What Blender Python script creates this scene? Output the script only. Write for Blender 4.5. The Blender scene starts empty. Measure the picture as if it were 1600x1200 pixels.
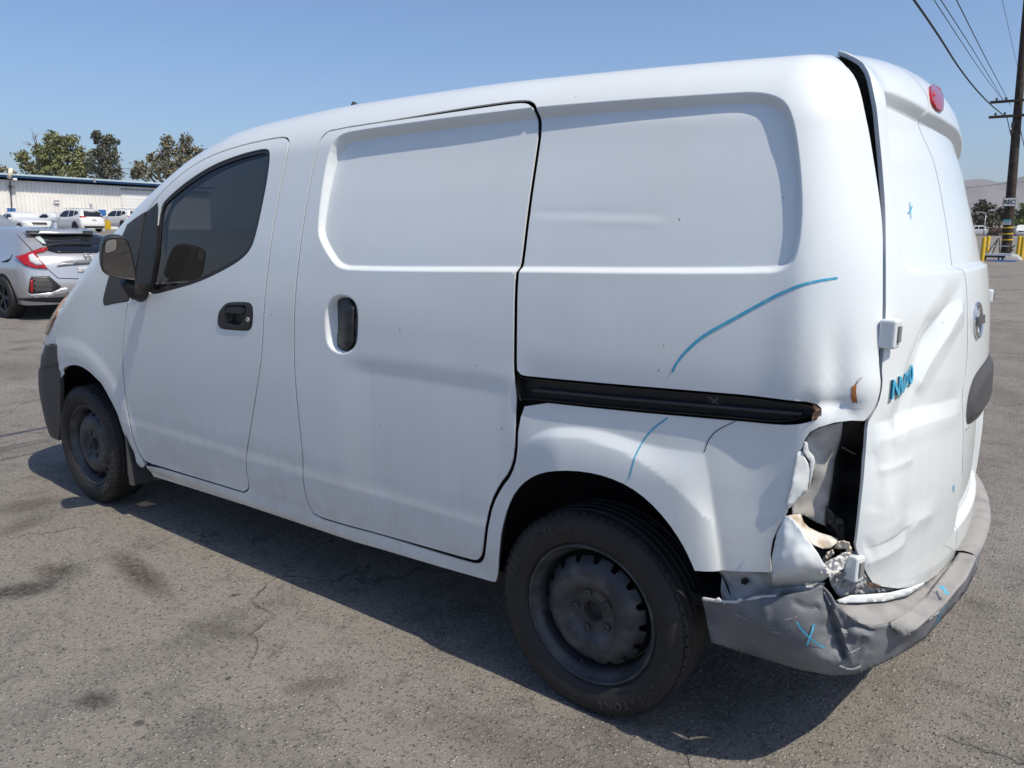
import bpy, bmesh, math, random
import numpy as np
from mathutils import Vector, Matrix, Quaternion, noise as mnoise
from mathutils.geometry import delaunay_2d_cdt
random.seed(7); RNG = np.random.default_rng(7)
SC = bpy.context.scene
COL = SC.collection

# ------------------------------------------------------------------ camera
CAM_P = np.array([2.4753, -2.5608, 1.3547]); YAW, PITCH, ROLL, FPX = 0.6373, 0.1943, 0.0036, 1197.2
def cam_axes():
    cy, sy, cp, sp = math.cos(YAW), math.sin(YAW), math.cos(PITCH), math.sin(PITCH)
    fwd = np.array([-sy*cp, cy*cp, -sp]); right = np.array([cy, sy, 0.]); up = np.cross(right, fwd)
    cr, sr = math.cos(ROLL), math.sin(ROLL)
    return np.stack([cr*right+sr*up, -sr*right+cr*up, fwd])
CAM_R = cam_axes()
cam = bpy.data.cameras.new('camera'); cam_o = bpy.data.objects.new('camera', cam); COL.objects.link(cam_o)
M4 = Matrix.Identity(4)
for i in range(3):
    M4[i][0], M4[i][1], M4[i][2], M4[i][3] = CAM_R[0][i], CAM_R[1][i], -CAM_R[2][i], CAM_P[i]
cam_o.matrix_world = M4
cam.sensor_fit = 'HORIZONTAL'; cam.sensor_width = 36.0; cam.lens = FPX/1600*36
cam.clip_start = .05; cam.clip_end = 20000
SC.camera = cam_o

# ------------------------------------------------------------------ sky and sun
SUN = np.array([.66, -.068, 1.0]); SUN /= np.linalg.norm(SUN)
w = bpy.data.worlds.new('World'); SC.world = w; w.use_nodes = True
nt = w.node_tree; bg = nt.nodes['Background']
sky = nt.nodes.new('ShaderNodeTexSky'); sky.sky_type = 'NISHITA'; sky.sun_disc = False
sky.sun_elevation = math.asin(SUN[2]); sky.sun_rotation = math.atan2(SUN[0], SUN[1])
sky.altitude = 300; sky.air_density = 1.0; sky.dust_density = 1.7; sky.ozone_density = 7.0
nt.links.new(sky.outputs[0], bg.inputs[0]); bg.inputs[1].default_value = .118
sl = bpy.data.lights.new('sun', 'SUN'); sl.energy = 3.8; sl.angle = math.radians(.5); sl.color = (1, .90, .74)
so = bpy.data.objects.new('sun', sl); COL.objects.link(so); so.location = (8, 0, 14)
so.rotation_euler = Vector(-SUN).to_track_quat('-Z', 'Y').to_euler()
SC.view_settings.view_transform = 'Standard'; SC.view_settings.look = 'None'
SC.view_settings.gamma = 1; SC.view_settings.use_curve_mapping = False; SC.view_settings.exposure = 0.37

# ------------------------------------------------------------------ materials
MATS = {}
def mat(name, col, rough=.5, metal=0., spec=.5, coat=0., noise=None, bump=None, alpha=None, trans=0.):
    if name in MATS: return MATS[name]
    m = bpy.data.materials.new(name); m.use_nodes = True
    n, l = m.node_tree.nodes, m.node_tree.links; b = n['Principled BSDF']
    b.inputs['Base Color'].default_value = (*col, 1); b.inputs['Roughness'].default_value = rough
    b.inputs['Metallic'].default_value = metal; b.inputs['Specular IOR Level'].default_value = spec
    b.inputs['Coat Weight'].default_value = coat; b.inputs['Coat Roughness'].default_value = .06
    b.inputs['Transmission Weight'].default_value = trans
    if alpha is not None: b.inputs['Alpha'].default_value = alpha
    tc = n.new('ShaderNodeTexCoord')
    if noise:                                     # (scale, colour2, lo, hi)
        t = n.new('ShaderNodeTexNoise'); t.inputs['Scale'].default_value = noise[0]; t.inputs['Detail'].default_value = 6
        r = n.new('ShaderNodeMapRange'); r.inputs[1].default_value = noise[2]; r.inputs[2].default_value = noise[3]
        x = n.new('ShaderNodeMix'); x.data_type = 'RGBA'
        x.inputs[6].default_value = (*col, 1); x.inputs[7].default_value = (*noise[1], 1)
        l.new(tc.outputs['Object'], t.inputs['Vector']); l.new(t.outputs[0], r.inputs[0]); l.new(r.outputs[0], x.inputs[0]); l.new(x.outputs[2], b.inputs['Base Color'])
    if bump:                                      # (scale, strength, distance)
        t = n.new('ShaderNodeTexNoise'); t.inputs['Scale'].default_value = bump[0]; t.inputs['Detail'].default_value = 5
        u = n.new('ShaderNodeBump'); u.inputs['Strength'].default_value = bump[1]; u.inputs['Distance'].default_value = bump[2]
        l.new(tc.outputs['Object'], t.inputs['Vector']); l.new(t.outputs[0], u.inputs['Height']); l.new(u.outputs[0], b.inputs['Normal'])
    MATS[name] = m
    return m

def paint_material():
    """white van paint: chalky road film, dirt toward the sills, chips and vertical dust streaks"""
    m = mat('white_paint', (.76, .765, .755), .42, 0, .5, .8)
    n, l = m.node_tree.nodes, m.node_tree.links; b = n['Principled BSDF']
    b.inputs['Coat Roughness'].default_value = .05
    g = n.new('ShaderNodeNewGeometry'); sp = n.new('ShaderNodeSeparateXYZ'); l.new(g.outputs['Position'], sp.inputs[0])
    base = n.new('ShaderNodeRGB'); base.outputs[0].default_value = (.69, .745, .77, 1); cur = base.outputs[0]
    def mix(fac, col, amt):
        nonlocal cur
        k = n.new('ShaderNodeMath'); k.operation = 'MULTIPLY'; k.inputs[1].default_value = amt; l.new(fac, k.inputs[0])
        x = n.new('ShaderNodeMix'); x.data_type = 'RGBA'; l.new(k.outputs[0], x.inputs[0]); l.new(cur, x.inputs[6]); x.inputs[7].default_value = (*col, 1); cur = x.outputs[2]
    def rng(o, a, c, d=0, e=1):
        r = n.new('ShaderNodeMapRange'); r.inputs[1].default_value = a; r.inputs[2].default_value = c; r.inputs[3].default_value = d; r.inputs[4].default_value = e; l.new(o, r.inputs[0]); return r.outputs[0]
    def tex(scale, det, stretch=(1, 1, 1)):
        mp = n.new('ShaderNodeMapping'); mp.inputs['Scale'].default_value = stretch; l.new(g.outputs['Position'], mp.inputs[0])
        t = n.new('ShaderNodeTexNoise'); t.inputs['Scale'].default_value = scale; t.inputs['Detail'].default_value = det; t.inputs['Roughness'].default_value = .6; l.new(mp.outputs[0], t.inputs['Vector']); return t.outputs[0]
    def mul(a, c):
        k = n.new('ShaderNodeMath'); k.operation = 'MULTIPLY'; l.new(a, k.inputs[0]); l.new(c, k.inputs[1]); return k.outputs[0]
    film = tex(2.2, 8)
    mix(rng(film, .42, .70), (.60, .585, .55), .22)
    streak = tex(30, 4, (1, 1, .05)); mix(mul(rng(streak, .5, .75), rng(sp.outputs[2], 1.5, .4)), (.52, .49, .44), .22)
    low = rng(sp.outputs[2], .78, .30); mix(mul(low, rng(tex(7, 6), .25, .75)), (.38, .33, .27), .45)
    vor = n.new('ShaderNodeTexVoronoi'); vor.inputs['Scale'].default_value = 14
    mp = n.new('ShaderNodeMapping'); mp.inputs['Scale'].default_value = (1, 1, .55); l.new(g.outputs['Position'], mp.inputs[0]); l.new(mp.outputs[0], vor.inputs['Vector'])
    chip = rng(vor.outputs['Distance'], .040, .022); pick = rng(vor.outputs['Color'], .52, .53); mix(mul(chip, pick), (.16, .15, .14), .8)
    l.new(cur, b.inputs['Base Color'])
    l.new(rng(film, .3, .7, .34, .52), b.inputs['Roughness'])
    # faint sheet-metal waviness
    bu = n.new('ShaderNodeBump'); bu.inputs['Strength'].default_value = .05; bu.inputs['Distance'].default_value = .01; l.new(tex(3.0, 2), bu.inputs['Height'])
    l.new(bu.outputs[0], b.inputs['Normal']); l.new(bu.outputs[0], b.inputs['Coat Normal'])
    return m
PAINT = paint_material()
BLACK = mat('black_plastic', (.018, .018, .02), .45, bump=(260, .15, .002))
DARK = mat('dark_cavity', (.012, .012, .013), .8)
GLOSSB = mat('gloss_black', (.012, .012, .014), .18)
GREYP = mat('weathered_grey_plastic', (.118, .128, .145), .62, noise=(9, (.19, .20, .215), .42, .7), bump=(190, .25, .003))
PADG = mat('faded_step_pad', (.265, .262, .26), .75, noise=(14, (.185, .185, .185), .45, .7), bump=(120, .35, .003))
FRONTG = mat('dark_grey_bumper', (.055, .053, .056), .6, bump=(190, .25, .003))
RUBBER = mat('tyre_rubber', (.012, .012, .0125), .68, noise=(12, (.022, .021, .021), .4, .7), bump=(90, .2, .002))
RIM = mat('black_steel_rim', (.040, .043, .050), .48, .2, noise=(16, (.085, .087, .09), .46, .66), bump=(60, .15, .002))
STEEL = mat('bare_steel', (.36, .36, .36), .55, .25, noise=(30, (.55, .54, .52), .4, .6))
PRIMER = mat('dusty_inner_panel', (.50, .50, .49), .6, noise=(12, (.27, .25, .23), .42, .68), bump=(40, .3, .004))
INNERW = mat('shade_tinted_inner_sheet', (.50, .52, .54), .5, noise=(14, (.24, .24, .24), .5, .72))  # bluish grey carries the shade behind the bumper in its colour
BEIGE = mat('dirty_sealer', (.62, .60, .565), .7, noise=(26, (.36, .28, .21), .46, .68), bump=(50, .5, .006))
RUST = mat('rust', (.27, .085, .02), .85, noise=(60, (.40, .16, .05), .4, .65), bump=(90, .5, .003))
DRUST = mat('old_rust', (.07, .04, .025), .9, noise=(60, (.16, .11, .08), .4, .65))
BLUEM = mat('blue_marker', (.05, .36, .57), .5, noise=(70, (.12, .46, .62), .52, .66))
CHROME = mat('chrome', (.62, .62, .62), .14, 1.)
REDL = mat('red_lens', (.36, .008, .012), .12, coat=.4)
MIRR = mat('mirror_glass', (.19, .19, .195), .03, 1.)
AMBER = mat('hazed_headlight', (.32, .20, .14), .25, coat=.5)
TINT = mat('tinted_glass', (.006, .007, .009), .012, 0, .55, alpha=.78)
FADEDB = mat('faded_black_trim', (.045, .042, .041), .5)

# ------------------------------------------------------------------ things and parts
def thing(name, label, cat, loc=(0, 0, 0), rz=0, group=None):
    o = bpy.data.objects.new(name, None); COL.objects.link(o); o.location = loc; o.rotation_euler = (0, 0, rz)
    o.empty_display_size = .2
    return tag(o, label, cat, group)
def tag(o, label, cat, group=None):
    o['label'] = label; o['category'] = cat
    if group: o['group'] = group
    return o
def mesh_obj(name, V, F, m, parent=None, smooth=True, normals=None, world=True):
    """V are world coordinates; a child keeps them although its parent stands elsewhere"""
    V = np.asarray(V, float)
    me = bpy.data.meshes.new(name)
    if parent is not None and world:
        MW = parent_matrix(parent).inverted(); A = np.array(MW)
        V = V @ A[:3, :3].T + A[:3, 3]
    me.from_pydata(V.tolist(), [], F); me.update()
    if smooth: me.shade_smooth()
    if normals is not None:
        me.normals_split_custom_set_from_vertices(normals.tolist())
    ms = m if isinstance(m, (list, tuple)) else [m]
    for k in ms: me.materials.append(k)
    o = bpy.data.objects.new(name, me); COL.objects.link(o)
    if parent is not None: o.parent = parent
    return o
def parent_matrix(p):
    L = Matrix.Translation(p.location) @ p.rotation_euler.to_matrix().to_4x4()
    return parent_matrix(p.parent) @ L if p.parent else L
def structure(o, kind='structure'):
    o['kind'] = kind; return o
def copy_tree(o, parent=None):
    c = o.copy(); COL.objects.link(c); c.parent = parent
    for ch in list(o.children): copy_tree(ch, c)
    return c
class MB:
    """collects simple solids into one mesh"""
    def __init__(s): s.V = []; s.F = []
    def add(s, V, F):
        k = len(s.V); s.V += [tuple(v) for v in V]; s.F += [tuple(i+k for i in f) for f in F]; return s
    def box(s, c, size, rz=0, ry=0, rx=0, taper=1.0):
        R = np.array(Matrix.Rotation(rz, 3, 'Z') @ Matrix.Rotation(ry, 3, 'Y') @ Matrix.Rotation(rx, 3, 'X'))
        h = np.array(size)/2; v = []
        for z in (-1, 1):
            t = taper if z > 0 else 1
            for x, y in ((-1, -1), (1, -1), (1, 1), (-1, 1)): v.append(R @ (np.array([x*t, y*t, z])*h) + np.array(c))
        return s.add(v, [(3, 2, 1, 0), (4, 5, 6, 7), (0, 1, 5, 4), (1, 2, 6, 5), (2, 3, 7, 6), (3, 0, 4, 7)])
    def tube(s, pts, r, n=8, caps=True):
        pts = [np.array(p, float) for p in pts]; rs = r if isinstance(r, (list, tuple, np.ndarray)) else [r]*len(pts)
        V = []; ref = None
        for i, p in enumerate(pts):
            d = pts[min(i+1, len(pts)-1)]-pts[max(i-1, 0)]; d = d/(np.linalg.norm(d)+1e-12)
            if ref is None: ref = np.array([0, 0, 1.]) if abs(d[2]) < .9 else np.array([1., 0, 0])
            u = np.cross(d, ref); u /= np.linalg.norm(u); v = np.cross(u, d); ref = v
            for k in range(n):
                a = 2*math.pi*k/n; V.append(p+rs[i]*(math.cos(a)*u+math.sin(a)*v))
        F = [(i*n+k, i*n+(k+1) % n, (i+1)*n+(k+1) % n, (i+1)*n+k) for i in range(len(pts)-1) for k in range(n)]
        if caps: F += [tuple(range(n-1, -1, -1)), tuple((len(pts)-1)*n+k for k in range(n))]
        return s.add(V, F)
    def lathe(s, prof, c, axis, n=48, close=False):
        """prof = (radius, height along axis)"""
        ax = np.array(axis, float); ax /= np.linalg.norm(ax); u = np.cross(ax, [0, 0, 1.] if abs(ax[2]) < .9 else [1., 0, 0]); u /= np.linalg.norm(u); v = np.cross(ax, u)
        V = [np.array(c)+ax*h+r*(math.cos(2*math.pi*k/n)*u+math.sin(2*math.pi*k/n)*v) for r, h in prof for k in range(n)]
        m_ = len(prof); R = range(m_) if close else range(m_-1)
        return s.add(V, [(i*n+k, i*n+(k+1) % n, ((i+1) % m_)*n+(k+1) % n, ((i+1) % m_)*n+k) for i in R for k in range(n)])
    def prism(s, poly, d):
        """poly 3D loop, extruded by vector d"""
        P = [np.array(p, float) for p in poly]; n = len(P); d = np.array(d, float)
        return s.add(P+[p+d for p in P], [tuple(range(n-1, -1, -1)), tuple(range(n, 2*n))]+[(i, (i+1) % n, n+(i+1) % n, n+i) for i in range(n)])
    def build(s, name, m, parent=None, smooth=False, sharp=None):
        o = mesh_obj(name, s.V, s.F, m, parent, smooth)
        if smooth and sharp: o.data.set_sharp_from_angle(angle=math.radians(sharp))
        return o
def bevel(o, w, seg=2):
    b = o.modifiers.new('bevel', 'BEVEL'); b.width = w; b.segments = seg; b.limit_method = 'ANGLE'; b.angle_limit = math.radians(40); return o

# ------------------------------------------------------------------ rays and numeric helpers
def rays(px):
    px = np.atleast_2d(np.asarray(px, float))[:, :2]
    d = np.stack([(px[:, 0]-800)/FPX, -(px[:, 1]-600)/FPX, np.ones(len(px))], 1) @ CAM_R
    return d                                       # depth 1 along the view axis
def at_depth(px, D): return CAM_P + rays(px)*np.asarray(D, float).reshape(-1, 1)
def at_plane(px, ax, v):
    d = rays(px); t = (v-CAM_P[ax])/d[:, ax]; return CAM_P+d*t[:, None]
def in_poly(pts, poly):
    x, y = pts[:, 0], pts[:, 1]; r = np.zeros(len(pts), bool); n = len(poly)
    for i in range(n):
        x1, y1 = poly[i]; x2, y2 = poly[(i+1) % n]
        if y1 == y2: continue
        c = (y1 > y) != (y2 > y)
        r ^= c & (x < (x2-x1)*(y-y1)/(y2-y1)+x1)
    return r
def seg_dist(pts, poly, closed=True):
    """distance of each point to a polyline and the parameter along it"""
    A = np.asarray(poly, float); B = np.roll(A, -1, 0) if closed else A[1:]
    if not closed: A = A[:-1]
    best = np.full(len(pts), 1e9); tt = np.zeros(len(pts)); n = len(A)
    for i in range(n):
        ab = B[i]-A[i]; L = ab @ ab+1e-12; t = np.clip(((pts-A[i]) @ ab)/L, 0, 1)
        d = np.hypot(*(pts-A[i]-t[:, None]*ab).T); k = d < best; best[k] = d[k]; tt[k] = (i+t[k])/n
    return best, tt
def sdist(pts, poly):
    d, _ = seg_dist(pts, poly); return np.where(in_poly(pts, poly), d, -d)     # positive inside
def sstep(x, a, b):
    t = np.clip((x-a)/(b-a), 0, 1); return t*t*(3-2*t)
def chaikin(P, n=2, closed=True):
    P = np.asarray(P, float)
    for _ in range(n):
        Q = np.roll(P, -1, 0) if closed else P[1:]
        A = P if closed else P[:-1]
        R = np.stack([.75*A+.25*Q, .25*A+.75*Q], 1).reshape(-1, P.shape[1])
        if not closed: R = np.concatenate([P[:1], R, P[-1:]])
        P = R
    return P
def resample(P, step, closed=True):
    P = np.asarray(P, float); Q = np.concatenate([P, P[:1]]) if closed else P
    out = []
    for a, b in zip(Q[:-1], Q[1:]):
        k = max(1, int(math.ceil(np.linalg.norm(b[:2]-a[:2])/step)))
        out += [a+(b-a)*i/k for i in range(k)]
    if not closed: out.append(Q[-1])
    return np.array(out)
def offset_poly(P, d):
    """moves a closed loop outward by d (any orientation)"""
    P = np.asarray(P, float); a = np.roll(P, 1, 0); b = np.roll(P, -1, 0); t = b-a; t /= (np.linalg.norm(t, axis=1, keepdims=True)+1e-12)
    nrm = np.stack([t[:, 1], -t[:, 0]], 1); ar = .5*np.sum(P[:, 0]*b[:, 1]-b[:, 0]*P[:, 1])
    return P+nrm*(np.asarray(d).reshape(-1, 1) if np.ndim(d) else d)*(1 if ar > 0 else -1)
class PC:
    """monotone cubic curve through points"""
    def __init__(s, pts):
        x = np.array([p[0] for p in pts], float); y = np.array([p[1] for p in pts], float)
        h = np.diff(x); d = np.diff(y)/h; m = np.zeros(len(x))
        for i in range(1, len(x)-1):
            if d[i-1]*d[i] > 0:
                w1 = 2*h[i]+h[i-1]; w2 = h[i]+2*h[i-1]; m[i] = (w1+w2)/(w1/d[i-1]+w2/d[i])
        m[0] = d[0]; m[-1] = d[-1]; s.x, s.y, s.m, s.h = x, y, m, h
    def __call__(s, v):
        v = np.asarray(v, float); i = np.clip(np.searchsorted(s.x, v)-1, 0, len(s.h)-1)
        t = (v-s.x[i])/s.h[i]; h = s.h[i]; c = np.clip(t, 0, 1)
        r = (2*c**3-3*c**2+1)*s.y[i]+(c**3-2*c**2+c)*h*s.m[i]+(-2*c**3+3*c**2)*s.y[i+1]+(c**3-c**2)*h*s.m[i+1]
        r = np.where(t < 0, s.y[0]+s.m[0]*(v-s.x[0]), r); return np.where(t > 1, s.y[-1]+s.m[-1]*(v-s.x[-1]), r)
def rmax(a, b, r): return np.minimum(np.maximum(a, b), -r)+np.hypot(np.maximum(a+r, 0), np.maximum(b+r, 0))

def march(f, px, off=0., t0=.8, t1=8., n=700):
    """first point along each pixel's ray where the solid f reaches off; nearest pass when it misses"""
    d = rays(px); N = len(d); off = np.broadcast_to(np.asarray(off, float), (N,)); t = np.linspace(t0, t1, n); out = np.zeros((N, 3))
    for s in range(0, N, 400):
        dd = d[s:s+400]; o = off[s:s+400]; q = CAM_P+t[None, :, None]*dd[:, None, :]; v = f(q)-o[:, None]
        neg = v < 0; hit = neg.any(1); k = np.where(hit, neg.argmax(1), v.argmin(1)); k = np.clip(k, 1, n-1)
        lo = t[k-1].copy(); hi = t[k].copy()
        for _ in range(24):
            m = .5*(lo+hi); vm = f(CAM_P+m[:, None]*dd)-o; a = vm < 0; hi = np.where(a, m, hi); lo = np.where(a, lo, m)
        tm = np.where(hit, hi, t[k]); out[s:s+400] = CAM_P+tm[:, None]*dd
    return out

class Shell:
    """closed rounded solid f<0 with a chart (a round the plan, b up the side and over the roof edge)"""
    def __init__(s, f, XA, XB, hy, zb, rho=.35):
        s.f, s.XA, s.XB, s.hy, s.zb, s.r = f, XA, XB, hy, zb, rho; s.q4 = rho*math.pi/2
    def qd(s, a, b):
        a = np.asarray(a, float); b = np.asarray(b, float); XA, XB, hy, r, q4 = s.XA, s.XB, s.hy, s.r, s.q4; w2 = 2*hy; L = XB-XA
        qx = np.clip(a, XA, XB); qy = np.full_like(a, -hy); dx = np.zeros_like(a); dy = -np.ones_like(a)
        def seg(u, sg, X):
            nonlocal qx, qy, dx, dy
            k = u > 0; ph = np.clip(u/r, 0, math.pi/2); dx = np.where(k, sg*np.sin(ph), dx); dy = np.where(k, -np.cos(ph), dy)
            k = u > q4; y = np.clip(u-q4, 0, w2)-hy; qy = np.where(k, y, qy)
            k = u > q4+w2; ph = np.clip((u-q4-w2)/r, 0, math.pi/2); dx = np.where(k, sg*np.cos(ph), dx); dy = np.where(k, np.sin(ph), dy)
            k = u > 2*q4+w2; qx = np.where(k, X-sg*(u-2*q4-w2), qx)
        seg(a-XB, 1., XB); seg(XA-a, -1., XA)
        zb = s.zb(qx); th = np.clip(b/r, 0, math.pi/2); z = np.minimum(zb, zb+b)
        return np.stack([qx, qy, z], -1), np.stack([dx*np.cos(th), dy*np.cos(th), np.sin(th)], -1)
    def P(s, a, b, disp=0.):
        q, d = s.qd(a, b); lo = np.zeros(len(q)); hi = np.full(len(q), 1.7)
        for _ in range(34):
            m = .5*(lo+hi); v = s.f(q+m[:, None]*d)-disp; k = v < 0; lo = np.where(k, m, lo); hi = np.where(k, hi, m)
        return q+lo[:, None]*d
    def inv(s, p):
        x, y, z = p[:, 0], p[:, 1], p[:, 2]; qx = np.clip(x, s.XA, s.XB); qy = np.clip(y, -s.hy, s.hy); zb = s.zb(qx)
        dx, dy, dz = x-qx, y-qy, np.maximum(z-zb, 0); h = np.hypot(dx, dy); b = np.where(z > zb, s.r*np.arctan2(dz, h), z-zb)
        ph = np.arctan2(np.abs(dx), np.maximum(-dy, 0)); a = qx.copy()
        rear = x > s.XB; a = np.where(rear, s.XB+s.r*ph+np.where(y > -s.hy, y+s.hy, 0), a)
        fr = x < s.XA; a = np.where(fr, s.XA-s.r*ph-np.where(y > -s.hy, y+s.hy, 0), a)
        return np.stack([a, b], 1)
    def trace(s, px, closed=True, smooth=1, step=6., off=0.):
        P = chaikin(px, smooth, closed) if smooth else np.asarray(px, float)
        return s.inv(march(s.f, resample(P, step, closed), off))

def tri_fill(loops, pts):
    """constrained triangulation of loops (outer first) with extra inner points; returns coordinates, triangles, number of loop points"""
    V = np.concatenate(list(loops)+([pts] if len(pts) else [])); E = []; k = 0
    for L in loops:
        n = len(L); E += [(k+i, k+(i+1) % n) for i in range(n)]; k += n
    co, _, fs, ov, _, _ = delaunay_2d_cdt([Vector(v) for v in V.tolist()], E, [], 0, 1e-7)
    co = np.array([tuple(c) for c in co]); fs = np.array([f for f in fs if len(f) == 3]); c = co[fs].mean(1)
    ok = in_poly(c, loops[0])
    for L in loops[1:]: ok &= ~in_poly(c, L)
    fs = fs[ok]
    t = co[fs]; ar = (t[:, 1, 0]-t[:, 0, 0])*(t[:, 2, 1]-t[:, 0, 1])-(t[:, 2, 0]-t[:, 0, 0])*(t[:, 1, 1]-t[:, 0, 1])
    fs[ar < 0] = fs[ar < 0][:, ::-1]; fs = fs[np.abs(ar) > 1e-12]
    return co, fs

def panel(sh, name, outer, m, parent, holes=(), disp=None, grid=.03, dense=(), flange=.014, mirror=False, off=0., estep=.012):
    """sheet-metal panel of a shell: outline and holes in chart space, displaced along the shell, edges folded inward"""
    loops = [resample(L, estep) for L in (outer, *holes)]
    lo, hi = loops[0].min(0), loops[0].max(0)
    gx, gy = np.meshgrid(np.arange(lo[0], hi[0], grid), np.arange(lo[1], hi[1], grid)); gx = gx+(np.arange(gx.shape[0]) % 2)[:, None]*grid/2
    G = [np.stack([gx.ravel(), gy.ravel()], 1)]
    keep = np.ones(len(G[0]), bool)
    for poly, offs, sp, closed in dense:
        Q = resample(poly, sp, closed)
        if closed: nr = offset_poly(Q, 1.)-Q
        else:
            t = np.gradient(Q, axis=0); t /= (np.linalg.norm(t, axis=1, keepdims=True)+1e-9); nr = np.stack([t[:, 1], -t[:, 0]], 1)
        wd = max(abs(o_) for o_ in offs)+.004
        for o_ in offs:
            D = Q+nr*o_; d, _ = seg_dist(D, poly, closed); G.append(D[np.abs(d-abs(o_)) < .0012])
        keep &= seg_dist(G[0], poly, closed)[0] > wd
    G[0] = G[0][keep]; pts = np.concatenate(G); ok = in_poly(pts, loops[0])
    for L in loops[1:]: ok &= ~in_poly(pts, L)
    pts = pts[ok]
    for L in loops: pts = pts[seg_dist(pts, L)[0] > estep*.45]
    if len(pts): pts = pts[np.unique(np.round(pts/.0025), axis=0, return_index=True)[1]]
    co, fs = tri_fill(loops, pts)
    dfun = (lambda A: off+(disp(A) if disp else 0.))
    e = .002; a, b = co[:, 0], co[:, 1]
    P0 = sh.P(a, b, dfun(co))
    dA = sh.P(a+e, b, dfun(co+[e, 0]))-sh.P(a-e, b, dfun(co-[e, 0])); dB = sh.P(a, b+e, dfun(co+[0, e]))-sh.P(a, b-e, dfun(co-[0, e]))
    N = np.cross(dA, dB); N /= (np.linalg.norm(N, axis=1, keepdims=True)+1e-12)
    # boundary loops -> inward flange
    from collections import Counter
    cnt = Counter(); 
    for f in fs.tolist():
        for i in range(3): cnt[(min(f[i], f[(i+1) % 3]), max(f[i], f[(i+1) % 3]))] += 1
    F = fs.tolist(); V = P0; NN = N
    if flange:
        bd = []
        for f in fs.tolist():
            for i in range(3):
                u, v = f[i], f[(i+1) % 3]
                if cnt[(min(u, v), max(u, v))] == 1: bd.append((u, v))
        vs = sorted({i for e_ in bd for i in e_}); mp = {v: len(P0)+2*i for i, v in enumerate(vs)}
        X = np.stack([P0[vs], P0[vs]-N[vs]*flange], 1).reshape(-1, 3); V = np.concatenate([P0, X]); NN = np.concatenate([N, np.zeros_like(X)])
        F += [(mp[v], mp[u], mp[u]+1, mp[v]+1) for u, v in bd]
    if mirror:
        V = V*[1, -1, 1]; NN = NN*[1, -1, 1]; F = [f[::-1] for f in F]
    return mesh_obj(name, V, [tuple(f) for f in F], m, parent, True, NN)

def tps(C, lam=8.):
    """smooth thin-plate surface through (x, y, value)"""
    X, v = C[:, :2], C[:, 2]; n = len(X); c0 = X.mean(0); sc = X.std()+1e-6; U = (X-c0)/sc
    k = lambda A, B: (lambda r2: .5*r2*np.log(r2+1e-12))(((A[:, None]-B[None])**2).sum(2))
    K = np.zeros((n+3, n+3)); K[:n, :n] = k(U, U)+lam*1e-3*np.eye(n); K[:n, n] = 1; K[:n, n+1:] = U; K[n:, :n] = K[:n, n:].T
    w_ = np.linalg.lstsq(K, np.concatenate([v, np.zeros(3)]), rcond=None)[0]
    def ev(P): Q = (np.asarray(P)[:, :2]-c0)/sc; return k(Q, U) @ w_[:n]+w_[n]+Q @ w_[n+1:]
    return ev
TPS = {}
def sheet(f, name, pts, m, parent, inner=(), thick=.0025, step=7., crumple=0., cs=25., extra=None, smooth=0, t1=8., smooth_shade=True, t0=.8, sharp=38):
    """loose sheet traced through points (x, y, offset from the solid f): torn metal, lenses, trims"""
    B = np.asarray(pts, float)
    if smooth: B = chaikin(B, smooth)
    C = np.concatenate([B, np.asarray(inner, float).reshape(-1, 3)]) if len(inner) else B
    L = resample(B, step); lo, hi = L[:, :2].min(0), L[:, :2].max(0)
    gx, gy = np.meshgrid(np.arange(lo[0], hi[0], step), np.arange(lo[1], hi[1], step)); gx = gx+(np.arange(gx.shape[0]) % 2)[:, None]*step/2
    G = np.stack([gx.ravel(), gy.ravel()], 1)
    if len(G): G = G[in_poly(G, L[:, :2])]
    if len(G): G = G[seg_dist(G, L[:, :2])[0] > step*.45]
    if len(inner): G = np.concatenate([G, np.asarray(inner, float)[:, :2]])
    co, fs = tri_fill([L[:, :2]], G)
    CC = resample(B, step*2.)
    if len(inner): CC = np.concatenate([CC, np.asarray(inner, float).reshape(-1, 3)])
    tp = tps(CC); off = tp(co); TPS[name] = tp
    if extra: off = off+extra(co)
    if crumple: off = off+np.array([mnoise.noise(Vector((c[0]/cs, c[1]/cs, 3.1))) for c in co])*crumple
    P = march(f, co, off, t0=t0, t1=t1)
    fs = fs[:, ::-1]                                # image y runs down
    o = mesh_obj(name, P, [tuple(t) for t in fs.tolist()], m, parent, smooth_shade)
    # face the camera
    n = np.cross(P[fs[:, 1]]-P[fs[:, 0]], P[fs[:, 2]]-P[fs[:, 0]])
    if (np.einsum('ij,ij->i', n, CAM_P-P[fs[:, 0]])).sum() < 0: o.data.flip_normals()
    o.data.set_sharp_from_angle(angle=math.radians(sharp))
    if thick:
        s = o.modifiers.new('solid', 'SOLIDIFY'); s.thickness = thick; s.offset = -1
    return o

def ribbon(sh, name, px, width, m, parent, disp=None, off=.0012, taper=True):
    """brush stroke lying on a shell"""
    C = chaikin(px, 2, False); A = sh.inv(march(sh.f, resample(C, 4., False)))
    t = np.gradient(A, axis=0); t /= (np.linalg.norm(t, axis=1, keepdims=True)+1e-9); nrm = np.stack([-t[:, 1], t[:, 0]], 1); n = len(A)
    u = np.linspace(0, 1, n); wd = width*(.62+.38*np.sin(u*math.pi*.8+.5)) if taper else np.full(n, width)
    rows = [A+nrm*(wd*k/2)[:, None] for k in (-1, 0, 1)]; V = np.concatenate([sh.P(r[:, 0], r[:, 1], off+(disp(r) if disp else 0)) for r in rows])
    F = [(j*n+i, j*n+i+1, (j+1)*n+i+1, (j+1)*n+i) for j in range(2) for i in range(n-1)]
    return mesh_obj(name, V, F, m, parent)

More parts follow.
